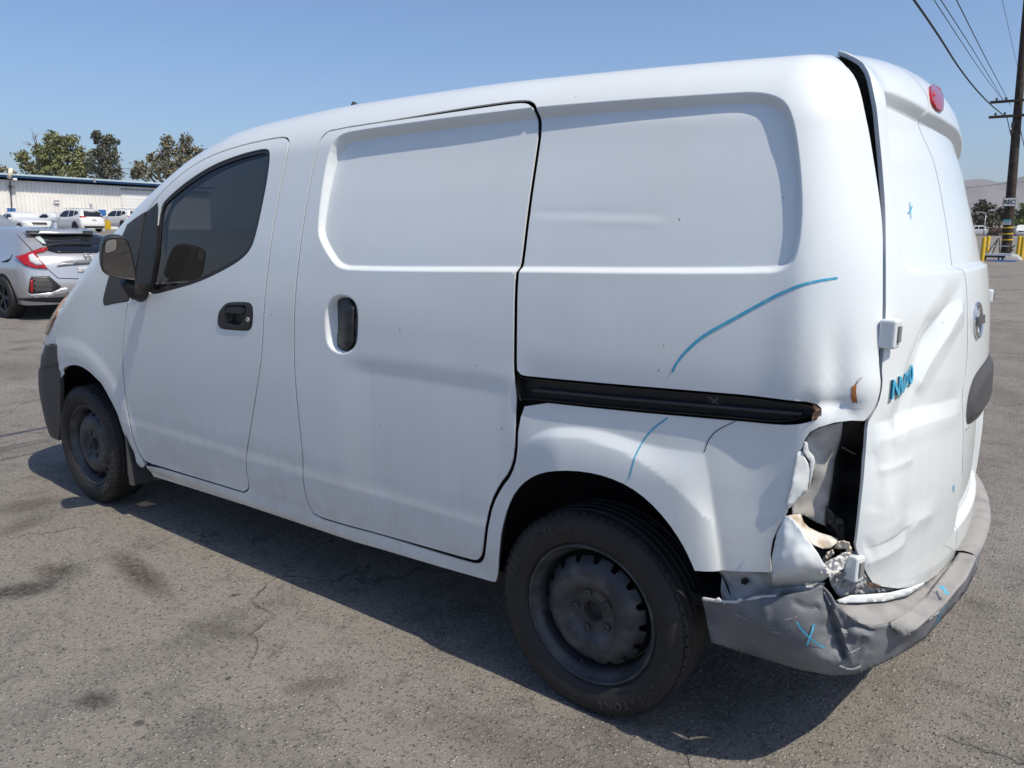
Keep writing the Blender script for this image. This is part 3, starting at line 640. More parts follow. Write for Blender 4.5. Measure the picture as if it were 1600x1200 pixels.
aR = VS.XB+2*VS.q4+2*VS.hy; b_of = lambda z: z-float(VS.zb(1.88))
ZB = b_of(.40)
right_ab = cat(seam+[.0022, 0], [[seam[-1, 0]+.02, ZB], [aR-.10, ZB], [aR-.06, b_of(.9)], [aR-.10, .2], [aR-.14, .50], [a_s, .50]])
LIP = [(1376, 144), (1391.8, 145), (1411.6, 153.5), (1431.5, 163.4), (1448.5, 174.8), (1468, 184.7)]
lip = T(LIP, closed=False, smooth=1); lo_ = T([(1494, 424), (1461.7, 427), (1425, 428), (1411, 421), (1405, 390), (1398, 330), (1390, 260), (1382, 190)], closed=False, smooth=1)
bL = lip[-1, 1]
rrec = cat(lip, [[lip[-1, 0]+.1, bL-.008], [aR-.42, bL-.02], [aR-.30, bL-.12], [aR-.22, lo_[0, 1]+.05], [aR-.30, lo_[0, 1]], [lo_[0, 0]+.05, lo_[0, 1]]], lo_)
R1 = T([(1506, 462), (1480, 478), (1462, 505), (1445, 545), (1428, 590), (1412, 640), (1391, 680)], closed=False, smooth=1)
R2 = T([(1508, 472), (1490, 495), (1470, 535), (1452, 580), (1440, 615)], closed=False, smooth=1)
R3 = T([(1362, 662), (1395, 655), (1433, 641), (1470, 630), (1500, 620)], closed=False, smooth=1)
R4 = T([(1346, 880), (1372, 868), (1395, 855), (1414, 842)], closed=False, smooth=1)
R5 = T([(1352, 855), (1385, 835), (1420, 815), (1460, 800)], closed=False, smooth=1)
R6 = T([(1366, 735), (1395, 728), (1425, 718)], closed=False, smooth=1)
R7 = T([(1360, 700), (1372, 745), (1362, 800)], closed=False, smooth=1); R8 = T([(1395, 665), (1378, 720), (1384, 790), (1400, 830)], closed=False, smooth=1)
dz1 = pt(1440, 600); dz2 = pt(1455, 530); dz3 = pt(1385, 800); lid = pt(1340, 140)
plate_a0 = seam[12, 0]+.05
plate = np.array([[plate_a0, b_of(.56)], [plate_a0+.62, b_of(.56)], [plate_a0+.62, b_of(.845)], [plate_a0, b_of(.845)]])
def d_rear(A):
    a, b = A[:, 0], A[:, 1]; d = -(.017+.010*sstep(b, lip[-1, 1]-.15, lip[-1, 1]))*sstep(sdist(A, rrec), -.001, .014)
    left = 1-sstep(a, seam[12, 0]-.03, seam[12, 0]+.01)
    d += left*(-.010*fold(A, R1, .06, 1.3)+.008*fold(A, R2, .05, 1.2)+.004*ridge(A, R1-[.05, .0], .04)-.006*fold(A, R3, .06, 1.3)+.004*fold(A, R3-[0, .04], .05))
    d += left*(-.020*gauss(A, dz1, .10, .10, .6)-.010*gauss(A, dz2, .06, .05)+.012*gauss(A, dz3, .07, .12))
    d += left*(.006*fold(A, R4, .045)-.005*fold(A, R4+[0, .034], .04)+.006*fold(A, R5, .05)+.0025*fold(A, R6, .02)-.003*fold(A, R7, .04)+.003*fold(A, R8, .05))
    d += .011*gauss(A, ldl[-1], .08, .14)                                   # sprung top corner
    d += -.022*sstep(sdist(A, plate), -.002, .018)
    return d
FO = tuple(np.arange(-.05, .051, .0045))
RD = [(rrec, RO, .010, True), (R2, FO, .008, False), (R1, FO, .008, False), (R3, FO, .010, False), (R4, FO, .008, False)]
LRD = panel(VS, 'rear_door', left_ab, PAINT, VAN, disp=d_rear, off=.004, grid=.0085, dense=RD, flange=.010); LRD['label'] = 'buckled left rear door sprung open at the top'
RRD = panel(VS, 'rear_door', right_ab, PAINT, VAN, disp=d_rear, off=.004, grid=.03, dense=RD[:1]+[(plate, RO, .010, True)], flange=.02); RRD['label'] = 'straight right rear door with emblem and grey handle'
# rear door frame seen in the opened gap
jam = T([(1300, 96), (1318, 100), (1336, 118), (1347, 145), (1354, 179), (1360, 210), (1366, 245), (1372, 290), (1378, 340), (1381, 400), (1392, 400), (1386, 300), (1376, 220), (1362, 150), (1345, 108)], smooth=1)
panel(VS, 'door_jamb', jam, mat('jamb_grey', (.16, .16, .16), .5), VAN, off=-.038, grid=.04, flange=0)
# lock pocket sheet, lamps, emblem, grip
q = plate_a0
panel(VS, 'plate_mount', np.array([[q+.02, b_of(.60)], [q+.10, b_of(.60)], [q+.10, b_of(.81)], [q+.02, b_of(.81)]]), mat('plate_film', (.60, .54, .46), .6), RRD, disp=d_rear, off=.006, grid=.05, flange=.004)
panel(VS, 'latch_hole', np.array([[q+.055, b_of(.70)], [q+.08, b_of(.70)], [q+.08, b_of(.735)], [q+.055, b_of(.735)]]), DARK, RRD, disp=d_rear, off=.0075, grid=.05, flange=.001)
gp = chaikin(np.array([[q-.005, b_of(.863)], [q+.005, b_of(.945)], [q+.10, b_of(1.0)], [q+.55, b_of(1.005)], [q+.64, b_of(.955)], [q+.64, b_of(.878)], [q+.60, b_of(.85)], [q+.05, b_of(.845)]]), 2)
GR = panel(VS, 'grip_bar', gp, FRONTG, RRD, disp=lambda A: .016*sstep(sdist(A, gp), -.002, .04)+.003, grid=.02, flange=.02, dense=[(gp, (-.005,-.012,-.02,-.03,-.04,-.05), .012, True)])
BL = sheet(fvan, 'brake_light', [(1453.5, 127, .010), (1474.5, 141, .010), (1475, 170.5, .010), (1471.6, 175, .010), (1462.5, 169, .010), (1455.5, 153.5, .010)], REDL, RRD, thick=.010, step=2.5, smooth=1)
sheet(fvan, 'bulb_glint', [(1459.5, 143, .012), (1463, 144.5, .012), (1463.5, 149, .012), (1460.5, 150, .012)], mat('red_glint', (.50, .05, .06), .2), BL, thick=.002, step=2, smooth=1)  # lighter red patch paints a glint onto the lens
def frame_at(A, disp, off):
    A = np.atleast_2d(A); e = .01; o = VS.P(A[:, 0], A[:, 1], disp(A)+off)[0]; u = VS.P(A[:, 0]+e, A[:, 1], disp(A)+off)[0]-o; u /= np.linalg.norm(u); v = VS.P(A[:, 0], A[:, 1]+e, disp(A)+off)[0]-o; v -= u*(u @ v); v /= np.linalg.norm(v)
    return o, u, v, np.cross(u, v)
o, u, v, n = frame_at(pt(1524, 500), d_rear, .006)
EMB = MB().lathe([(.039, -.003), (.039, .003), (.042, .005), (.047, .005), (.050, .002), (.050, -.003)], o, n, 40).build('emblem', CHROME, RRD, True, 35)
b_ = MB(); hw, hh = .049, .0115
b_.prism([o+u*x+v*y+n*.004 for x, y in ((-hw, -hh), (hw, -hh), (hw, hh), (-hw, hh))], n*.005); b_.build('emblem_bar', mat('dark_chrome', (.16, .16, .17), .25, .9), EMB)
text_obj('emblem_lettering', 'NISSAN', .022, CHROME, EMB, o+n*.0095, u, v, .0008, .0006, 1.0)
# crumpled model badge: letters follow the buckled sheet
def badge(txt, anchors, size):
    for k, (ch, (px, rot, sq)) in enumerate(zip(txt, anchors)):
        A0 = pt(*px)
        for nm, sc, off, m, bold in (('badge_letter', 1.0, .005, CHROME, .0022), ('badge_letter_face', .90, .009, BLUEM, .0006)):
            V, F = text_mesh(ch, size*sc, .0016, bold, shear=.25); c, s_ = math.cos(rot), math.sin(rot)
            k2 = .004 if nm == 'badge_letter_face' else 0; A = np.stack([A0[0]+k2+sq*(V[:, 0]*c-V[:, 1]*s_), A0[1]+k2+V[:, 0]*s_+V[:, 1]*c], 1)
            mesh_obj(nm, VS.P(A[:, 0], A[:, 1], d_rear(A)+off+V[:, 2]), F, m, LRD, False)
badge('NV200', [((1393, 610.5), .12, .80), ((1404, 606.5), .15, .80), ((1414, 602), .2, .84), ((1423, 597), .28, .80), ((1431, 592), .3, .78)], .066)
# hinges
def hinge(name, px_c, c, sx, parent, m=PAINT, rz=0., size=(.05, .05, .088)):
    b = MB().box(c, size, rz=rz).build(name, m, parent); bevel(b, .006, 3)
    k = np.array([math.cos(rz), math.sin(rz), 0]); MB().box(np.array(c)+k*(size[0]/2+.001), (.006, size[1]*.45, size[2]*.55), rz=rz).build('hinge_slot_shade', mat('hinge_shadow_grey', (.20, .20, .20), .6), b)  # grey block on the hinge face stands in for the slot's shade
    return b
ph = march(fvan, [(1391, 521)], .012)[0]; hinge('hinge', None, ph+[.0, -.004, 0], 1, VAN, rz=-.15, size=(.036, .036, .064))
for px, zz in (((1545, 462), None), ((1538, 698), None)):
    h_ = at_plane([px], 1, .775)[0]; hinge('hinge', None, (2.165, .775, h_[2]), 1, VAN, rz=.1, size=(.095, .04, .046))
ph = march(fvan, [(1333, 885)], -.005)[0]; hl = hinge('hinge', None, ph, 1, VAN, rz=-.35, size=(.038, .034, .062)); hl.name = 'broken_hinge'

# ---- crushed corner: torn sheet metal round the empty lamp opening
def pfold(C, line, wd):
    d, t = seg_dist(C[:, :2], np.array(line, float), False); return np.clip(1-d/wd, 0, 1)**1.3*np.clip(np.sin(np.clip(t, 0, 1)*math.pi)*2.5+.1, 0, 1)
def d_flap(C):
    yl = np.interp(C[:, 0], [1206, 1250, 1300], [903, 893, 884]); d = -np.clip(C[:, 1]-yl, 0, 40)*.0011
    return d+.006*pfold(C, [(1228, 812), (1222, 850), (1216, 898)], 14)
def d_crush(C): return np.array([abs(mnoise.noise(Vector((x/9, y/11, 2.1))))*.016-.005+.006*mnoise.noise(Vector((x/5.5, y/6, 7.))) for x, y in C[:, :2]])
S = lambda *a, **k: sheet(fvan, *a, parent=VAN, **k)
S('folded_corner', [(1226, 806, .004), (1233, 806, .012), (1243, 815, .018), (1262, 842, .03), (1278, 864, .03), (1287, 880, .02), (1296, 889, .015), (1300, 893, .01), (1297, 899, .015), (1286, 908, .0), (1262, 915, -.01), (1238, 918, -.012), (1215, 918, -.01), (1206, 913, .004), (1206, 900, .022), (1206, 870, .018), (1214, 832, .012)], PAINT, inner=[(1212, 898, .034), (1240, 888, .048), (1270, 880, .045), (1240, 850, .036), (1225, 830, .02), (1245, 905, .012), (1275, 900, .01)], crumple=.003, cs=16, step=4, extra=d_flap)
S('white_pillar_flange', [(1246, 708, -.006), (1252, 704, -.01), (1263, 724, -.022), (1265, 735, -.03), (1264, 752, -.03), (1261, 768, -.032), (1250, 777, -.022), (1240, 789, -.012), (1231, 796, -.006), (1229, 788, .0), (1237, 758, -.002), (1241, 733, -.003)], PAINT, inner=[(1256, 740, -.012), (1246, 765, -.006)], step=5, crumple=.004)
S('bent_strip', [(1258, 690, -.003), (1262, 692, -.01), (1264, 704, -.02), (1272, 713, -.03), (1274, 722, -.034), (1269, 745, -.04), (1264, 765, -.04), (1266, 740, -.03), (1266, 722, -.025), (1255, 707, -.008)], PAINT, step=4)
S('lamp_pocket', [(1258, 689, -.02), (1268, 675, -.02), (1285, 667, -.02), (1317, 660, -.03), (1313, 690, -.075), (1305, 716, -.085), (1300, 755, -.09), (1294, 790, -.09), (1290, 822, -.085), (1275, 816, -.075), (1256, 805, -.06), (1238, 808, -.04), (1238, 788, -.035), (1252, 772, -.05), (1264, 760, -.06), (1272, 722, -.05)], PRIMER, inner=[(1290, 690, -.05), (1285, 740, -.075), (1270, 790, -.08), (1281, 775, -.085)], step=5, crumple=.008, cs=26)
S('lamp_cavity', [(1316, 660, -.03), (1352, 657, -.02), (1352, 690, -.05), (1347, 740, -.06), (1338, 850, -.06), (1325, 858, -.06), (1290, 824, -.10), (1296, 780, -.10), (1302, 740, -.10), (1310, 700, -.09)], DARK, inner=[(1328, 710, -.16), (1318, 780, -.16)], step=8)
S('black_vent_flap', [(1291, 790, -.075), (1302, 802, -.07), (1317, 812, -.06), (1319, 825, -.055), (1321, 832, -.05), (1318, 848, -.05), (1308, 838, -.06), (1300, 826, -.07), (1290, 816, -.075)], BLACK, step=4, crumple=.012, cs=9)
S('dirty_lower_ledge', [(1229, 806, -.008), (1238, 804, -.03), (1251, 803, -.045), (1256, 816, -.05), (1264, 824, -.05), (1280, 832, -.05), (1300, 838, -.045), (1310, 842, -.035), (1308, 848, -.02), (1298, 856, -.012), (1286, 857, -.008), (1270, 851, -.006), (1252, 836, .0), (1240, 818, .0)], BEIGE, inner=[(1262, 835, -.015), (1285, 846, -.015)], step=4, crumple=.006, cs=14)
S('fold_gap_shade', [(1265, 852, -.03), (1280, 858, -.03), (1300, 857, -.03), (1304, 866, -.03), (1296, 874, -.03), (1288, 882, -.03), (1276, 868, -.03)], DARK, step=6)  # flat black sheet stands in for the shade inside the fold
S('crumpled_sealer', [(1302, 857, -.02), (1309, 846, -.01), (1318, 845, .0), (1326, 848, .004), (1331, 856, .004), (1329, 868, .0), (1322, 866, -.005), (1322, 858, -.005), (1310, 858, -.01)], mat('pale_sealer', (.66, .58, .47), .6, bump=(70, .6, .005)), step=2.5, extra=d_crush, sharp=22, thick=.002)
S('crumpled_sealer', [(1288, 878, -.01), (1285, 874, -.01), (1292, 864, -.008), (1300, 859, -.006), (1304, 864, -.006), (1296, 872, -.006)], MATS['pale_sealer'], step=2.5, extra=d_crush, sharp=22, thick=.002)
S('scuffed_bare_metal', [(1277, 886, .016), (1288, 880, .018), (1303, 872, .012), (1322, 862, .004), (1325, 872, .0), (1318, 888, -.002), (1306, 898, .004), (1297, 908, .004), (1293, 896, .014), (1284, 897, .018)], mat('scraped_metal', (.66, .66, .64), .55, .0, noise=(30, (.22, .22, .22), .52, .64), bump=(70, .7, .006)), step=2.5, extra=d_crush, sharp=20, thick=.0015)
S('grey_crushed_bracket', [(1296, 908, -.02), (1306, 898, -.012), (1318, 890, -.006), (1330, 902, .0), (1345, 892, .004), (1352, 898, .002), (1362, 912, .0), (1378, 918, .0), (1399, 921, .0), (1385, 925, -.004), (1350, 930, -.006), (1312, 934, -.01), (1303, 922, -.02)], mat('grey_primer', (.27, .27, .275), .6, noise=(20, (.45, .45, .44), .5, .64)), inner=[(1330, 918, .004), (1350, 910, .01)], step=3, extra=d_crush, sharp=20, thick=.0015)
S('pale_door_lip', [(1307, 938, .006), (1330, 930, .006), (1352, 929, .008), (1390, 926, .012), (1420, 919, .014), (1446, 909, .014), (1444, 914, .016), (1420, 930, .018), (1385, 939, .016), (1345, 942, .014), (1311, 942.5, .010)], PAINT, inner=[(1380, 932, .012)], step=5, crumple=.003)
S('rust_patch', [(1358, 910, .006), (1366, 911, .008), (1376, 915, .008), (1376, 919, .008), (1362, 918, .006), (1356, 917, .006)], DRUST, step=3, thick=.001)
S('inner_quarter_sheet', [(1120, 888, -.03), (1205, 893, -.03), (1215, 915, -.03), (1290, 910, -.04), (1280, 930, -.04), (1200, 938, -.04), (1130, 940, -.05), (1126, 925, -.06), (1128, 900, -.06)], INNERW, inner=[(1165, 915, -.05)], step=7, crumple=.016, cs=18)
S('rubber_plug', [(1158, 905, -.035), (1166, 903, -.03), (1170, 909, -.03), (1165, 914, -.03), (1158, 912, -.035)], DARK, step=3)
# slim bright wires in the dark opening
for a_, b2 in (((1324, 674), (1341, 682)), ((1316, 699), (1335, 709))):
    pq = march(fvan, [a_, b2], -.085); MB().tube(pq, .0016, 5).build('loose_wire', STEEL, VAN)

# ---- rear bumper: face, ledge and step pad
def Zp(x, y, z, add=0.): return (x, y, float(fvan(at_plane([(x, y)], 2, z))[0])+add)
BUMP = [(1097, 935, .014), (1116, 938.5, .016), (1149.5, 940.5, .018), (1177.5, 934.5, .018), (1212.5, 932.6, .016), (1265, 923, .008), (1284, 914, .0), (1296.5, 930, .008), (1307, 945.7, .018), (1333, 966.7, .040), (1360, 980, .052), (1391, 975.5, .054), (1411, 996, .058), Zp(1431, 982.7, .462), Zp(1476, 942.7, .462), Zp(1511, 900, .463), Zp(1526, 869, .464), Zp(1527.5, 888, .345), Zp(1510.7, 922, .345), Zp(1489, 949, .345), Zp(1462.7, 978, .345), Zp(1446.7, 997, .345), Zp(1422.7, 1013, .345), (1393, 1030, .036), (1366.7, 1042, .032), (1350, 1048.5, .028), (1331.5, 1054.5, .026), (1300, 1055.5, .020), (1247.5, 1046, .006), (1177.5, 1025, -.004), (1111, 1004, -.006)]
def pl_ridge(C, line, wd):
    d, t = seg_dist(C[:, :2], chaikin(line, 2, False), False); return np.exp(-(d/wd)**2)*np.clip(np.sin(np.clip(t, 0, 1)*math.pi)*2.5+.15, 0, 1)
def d_bump(C):
    x, y = C[:, 0], C[:, 1]; k1 = [(1286, 918), (1294, 945), (1300, 965), (1311, 1000), (1320, 1030)]; k2 = [(1297, 930), (1310, 955), (1322, 985), (1330, 1020)]
    d = -.016*pl_ridge(C, k1, 5)+.010*pl_ridge(C, [(a+11, b) for a, b in k1], 7)-.008*pl_ridge(C, [(1305, 985), (1335, 974), (1368, 984)], 5)+.007*pl_ridge(C, [(1302, 995), (1335, 988), (1365, 998)], 6)-.007*pl_ridge(C, k2, 4)
    L2 = np.interp(x, [1097, 1142, 1184, 1230, 1300, 1340], [905, 942, 974, 1005, 1036, 1050]); d += -np.clip(y-L2, 0, 60)*.00045*(1-sstep(x, 1290, 1340))
    d += .004*pl_ridge(C, [(1190, 940), (1200, 965), (1190, 975)], 7)-.005*pl_ridge(C, [(1240, 940), (1262, 952), (1280, 948)], 5)
    cr = sstep(x, 1255, 1295)*(1-sstep(x, 1345, 1385)); d += cr*.004*np.array([mnoise.noise(Vector((a/9, b/9, .7))) for a, b in C[:, :2]])
    return d
BMP = S('rear_bumper', BUMP, GREYP, inner=[(1185, 972, .030), (1142, 950, .022), (1230, 1003, .034), (1268, 1020, .036), (1300, 1034, .036), (1240, 960, .030), (1270, 985, .036), (1285, 950, .020), (1297, 975, .006), (1303, 1000, .004), (1312, 1025, .032), (1330, 1035, .040), (1335, 1000, .044), (1120, 980, .006), (1180, 1000, .012), (1250, 1030, .014), (1296, 945, .0), (1308, 985, .020), (1300, 960, .022), (1318, 1010, .028)], step=4, crumple=.002, cs=30, thick=.004, smooth=0, extra=d_bump)
BMP['label'] = 'torn dark grey rear bumper corner with scuffs and a blue cross'
S('bumper_edge', [(1097, 934, .016), (1116, 937, .018), (1122, 934, .016), (1128, 938.5, .016), (1149.5, 939, .02), (1155, 935, .018), (1161, 938, .018), (1177.5, 932.5, .02), (1186, 932, .018), (1212.5, 931.5, .018), (1212.5, 935, .014), (1177.5, 937, .020), (1149.5, 943, .020), (1116, 941, .018), (1097, 938, .016)], mat('pale_torn_edge', (.55, .55, .54), .6), step=3, thick=.006)
S('bumper_ledge', [(1297, 930, -.01), (1309, 943, .0), (1345, 942.5, .004), (1390, 937, .004), (1420, 930, .004), Zp(1446, 911, .468), Zp(1489, 876, .470), Zp(1508, 848, .472), Zp(1523, 872, .466), Zp(1511, 898, .464), Zp(1476, 941, .463), Zp(1431, 980, .464), (1395, 982, .052), (1362, 982, .052), (1333, 968, .040), (1308, 947, .018)], PADG, inner=[(1350, 956, .030), (1400, 950, .034), (1370, 968, .042)], step=7, crumple=.0015, cs=30)
S('step_pad', [(1391, 974.7, .062), (1396, 983, .064), (1404, 988, .066), (1411, 996.5, .068), Zp(1431, 983, .470, .005), Zp(1476, 943, .471, .005), Zp(1511, 900.5, .472, .005), Zp(1525, 871, .473, .005), Zp(1509, 847, .480), Zp(1489, 878, .480), Zp(1452, 926.7, .482), (1420, 953, .05)], PADG, inner=[Zp(1460, 942, .478), Zp(1500, 890, .478)], step=5, crumple=.001, cs=20, thick=.008)['label'] = 'faded grey step pad lifting off the bumper'
aa_ = np.linspace(VS.XB+VS.q4+.30, VS.XB+2*VS.q4+2*VS.hy-.05, 36); na_ = len(aa_)
def strip(name, prof, m):
    V_ = np.concatenate([VS.P(aa_, np.full(na_, b_of(z_)), o_2) for z_, o_2 in prof]); return mesh_obj(name, V_, [(i*na_+j, i*na_+j+1, (i+1)*na_+j+1, (i+1)*na_+j) for i in range(len(prof)-1) for j in range(na_-1)], m, VAN)
strip('rear_bumper', [(.335, .01), (.342, .040), (.37, .047), (.43, .050), (.470, .050), (.476, .042), (.48, .0)], GREYP)['label'] = 'straight far half of the rear bumper'
strip('step_pad', [(.462, .0515), (.476, .0555), (.484, .053), (.490, .043), (.492, .022), (.486, .002)], PADG)
# ---- roof, bonnet, windscreen, nose and the far side
def rows(fx, y_of, n=24, m=PAINT, name='roof', drop=0.):
    V = []; F = []
    for x in fx:
        Y = y_of(x); ys = np.linspace(-Y, Y, n); lo = np.full(n, .4); hi = np.full(n, 2.2)
        for _ in range(34):
            c = .5*(lo+hi); k = fvan(np.stack([np.full(n, x), ys, c], 1)) < -drop; lo = np.where(k, c, lo); hi = np.where(k, hi, c)
        V += np.stack([np.full(n, x), ys, lo], 1).tolist()
    for i in range(len(fx)-1):
        for j in range(n-1): F.append((i*n+j, i*n+j+1, (i+1)*n+j+1, (i+1)*n+j)[::-1])
    return mesh_obj(name, V, F, m, VAN)
edge_y = PC([(-1.75, .60), (-1.3, .66), (-1.0, .665), (-.8, .64), (-.6, .60), (-.35, .53), (-.1, .50), (.5, .50), (1.9, .50)])
rows(np.linspace(-.52, 1.88, 40), lambda x: float(edge_y(x))+.004, name='roof', drop=.002)
rows(np.linspace(-1.52, -.54, 24), lambda x: float(edge_y(x))+.01, m=TINT, name='windscreen', drop=.004)
rows(np.linspace(-1.76, -1.54, 8), lambda x: float(edge_y(x))+.02, name='bonnet', drop=.003)
ar = np.linspace(VS.XB, VS.XB+2*VS.q4+2*VS.hy, 60); br = np.linspace(.497, .549, 4)
def grid_panel(name, aa, bb, m, off=0., parent=VAN, flip=False):
    A, B = np.meshgrid(aa, bb); P = VS.P(A.ravel(), B.ravel(), off); n = len(aa)
    F = [(i*n+j, i*n+j+1, (i+1)*n+j+1, (i+1)*n+j) for i in range(len(bb)-1) for j in range(n-1)]
    return mesh_obj(name, P, F, m, parent)
grid_panel('roof_rear_rail', ar[ar > tail[-1, 0]+.02], br, PAINT, -.004)
a0 = fend[-1, 0]+.015; a1 = VS.XA-2*VS.q4-2*VS.hy-(a0-VS.XA)
fa = np.linspace(a1, a0, 70)[::-1][::-1]
grid_panel('bonnet_front', np.linspace(VS.XA-2*VS.q4-2*VS.hy, VS.XA, 60), np.linspace(.10, .549, 12), PAINT, -.007)
grid_panel('front_panel', fa, np.linspace(-.10, .11, 8), PAINT, -.003)
bz = lambda z: z-float(VS.zb(VS.XA))
FBT = [(71.7, 538.5), (80, 537.5), (87.3, 537.3), (87.3, 553), (89.5, 570), (93.5, 583), (95, 600), (95.5, 650), (93.7, 687)]
fb_ = T(FBT, closed=False, smooth=0); zlo = bz(.24)
FBP = panel(VS, 'front_bumper', cat(fb_[2:], [[fb_[-1, 0]-.01, zlo], [2*VS.XA-2*VS.q4-2*VS.hy-fb_[-1, 0], zlo], [2*VS.XA-2*VS.q4-2*VS.hy-fb_[2, 0], fb_[2, 1]], [2*VS.XA-2*VS.q4-2*VS.hy-fb_[2, 0]+.3, -.05], [fb_[2, 0]-.3, -.05], [fb_[2, 0]-.15, .03], [fb_[2, 0]-.05, .085]]), FRONTG, VAN, grid=.07, off=.004, flange=.02, estep=.03)
grid_panel('cowl_side', np.linspace(-1.75, -1.15, 24), np.linspace(.14, .549, 10), PAINT, -.009)
sheet(fvan, 'upper_bumper', [(88, 500, -.003), (89, 538, -.003), (71, 540, .0), (75, 516, .0), (80, 501, .0)], PAINT, VAN, step=4)
sheet(fvan, 'bumper_corner', [(70.8, 539, .006), (88.5, 538, .006), (90, 571, .006), (62.5, 577, .006), (64, 557, .006)], FRONTG, VAN, step=4)
HLP = [(101, 457), (94, 475), (86, 500), (86, 503), (81, 505), (77, 500), (78, 480), (90, 464)]
hb = T([(86.5, 505)], smooth=0)[0]; hq = np.array([[fend[-1, 0]-.010, hb[1]+.005], [fend[-1, 0]+.004, fend[-1, 1]+.03], [fend[-1, 0]+.01, fend[-1, 1]+.085], [fend[-1, 0]-.14, fend[-1, 1]+.10], [fend[-1, 0]-.30, fend[-1, 1]+.06], [fend[-1, 0]-.33, hb[1]+.01]])
panel(VS, 'headlight', chaikin(hq, 1), AMBER, VAN, grid=.04, off=.010, flange=.022)
hm = np.array([[2*VS.XA-2*VS.q4-2*VS.hy-x, y] for x, y in hq]); panel(VS, 'headlight', chaikin(hm, 1), AMBER, VAN, grid=.04, off=.010, flange=.022)
gc = VS.XA-VS.q4-VS.hy
panel(VS, 'grille', chaikin(np.array([[gc-.36, bz(.62)], [gc+.36, bz(.62)], [gc+.42, bz(.74)], [gc-.42, bz(.74)]]), 1), BLACK, VAN, grid=.08, off=.008, flange=.01)
# far side: same pressings, mirrored
far_out = cat(sill, arch, T([(1150, 893), (1205, 895)], closed=False, smooth=0), [[2.15, b_of(.55)], [2.17, b_of(.9)], [2.16, b_of(1.3)], [2.10, .20], [2.02, .548]], pil[3:], T([(232, 727)], smooth=0, closed=False))
fo = cat(T([(1150, 893)], smooth=0), [[1.95, b_of(.50)], [2.10, b_of(.55)], [2.12, b_of(.9)], [2.12, b_of(1.3)], [2.07, .20], [2.0, .548]], pil[2:], door_top[:-1], k_sill[:-1], sill[:-1], arch[:-1])
d_far = lambda A: -.017*sstep(sdist(A, rec_ab), -.004, .019)
panel(VS, 'body_side', fo, PAINT, VAN, disp=d_far, grid=.07, flange=.02, mirror=True, estep=.04)['label'] = 'undamaged far side of the van body'
FD2 = panel(VS, 'front_door', offset_poly(front_ab, -.003), PAINT, VAN, holes=[glass_ab], grid=.07, flange=.016, mirror=True, estep=.03)
panel(VS, 'window', offset_poly(glass_ab, .004), TINT, FD2, grid=.08, off=-.009, flange=0, mirror=True)
panel(VS, 'front_fender', cat(offset_poly(cat(fend, hood_edge, fq), -.003)), PAINT, VAN, grid=.07, flange=.016, mirror=True, estep=.03)
panel(VS, 'quarter_window', offset_poly(T(QW, smooth=0), -.002), FADEDB, VAN, grid=.06, off=.001, flange=.01, mirror=True)

# ---- door mirror
mpx = [(163, 377), (175, 370.5), (193, 371), (199.5, 379), (206, 405), (212, 433), (211, 437), (177, 432.5), (165, 428), (161.5, 418), (160.5, 397)]
X0 = -.655
ring = at_plane(chaikin(mpx, 2), 0, X0); cen = ring.mean(0); n_ = len(ring)
nm = np.array([.93, -.32, -.15]); nm /= np.linalg.norm(nm)
ring = ring-np.outer((ring-cen) @ nm, nm)
b_ = MB(); rr = []
for sc, dx in ((.97, -.004), (1.02, .006), (1.065, .0), (1.085, -.025), (1.04, -.07), (.86, -.10), (.5, -.118)): rr.append(cen+(ring-cen)*sc+nm*dx)
Vv = np.concatenate(rr+[[cen+nm*-.122]]); Ff = [(i*n_+j, i*n_+(j+1) % n_, (i+1)*n_+(j+1) % n_, (i+1)*n_+j) for i in range(6) for j in range(n_)]+[(6*n_+j, 6*n_+(j+1) % n_, 7*n_) for j in range(n_)]
MIRO = mesh_obj('door_mirror', Vv, Ff, BLACK, VAN); bmx = bmesh.new(); bmx.from_mesh(MIRO.data); bmesh.ops.recalc_face_normals(bmx, faces=bmx.faces); bmx.to_mesh(MIRO.data); bmx.free()
mesh_obj('mirror_glass', cen+(ring-cen)*.975+nm*-.001, [tuple(range(n_))], MIRR, MIRO, False)
bs = at_plane(chaikin([(165, 376), (176, 372.5), (182, 373), (182, 388), (179.5, 391.5), (165, 397), (163.5, 390)], 2), 0, X0); bs = bs-np.outer((bs-cen) @ nm, nm)
mesh_obj('blind_spot_mirror', bs+nm*.0025, [tuple(range(len(bs)))], mat('wide_mirror', (.62, .63, .64), .05, 1.), MIRO, False)
MB().tube([b for b in bs+nm*.003]+[bs[0]+nm*.003], .0016, 5, False).build('blind_spot_rim', BLACK, MIRO, True)
arm0 = cen+nm*-.055+[0, .03, -.10]; arm1 = march(fvan, [(222, 458)], .02)[0]
MB().tube([arm0, arm0*.6+arm1*.4+[0, 0, -.018], arm1], [.026, .034, .040], 14).build('mirror_arm', BLACK, VAN, True)
# mud flap, aerial
mf = at_plane([(195, 681), (201, 689), (210, 703), (221, 727), (241, 738), (262, 742), (258, 747), (232, 752), (206, 758.5), (202, 757), (199.5, 740), (197, 705)], 0, -1.045)
MB().prism(mf, (.008, 0, 0)).build('mud_flap', mat('mud_flap_rubber', (.05, .052, .056), .6), VAN)
ap = at_plane([(550, 172), (554.5, 160.5)], 1, -.12); MB().tube([ap[0]-[0, 0, .12], ap[0], ap[1]], [.020, .016, .011], 8).build('aerial', BLACK, VAN, True)

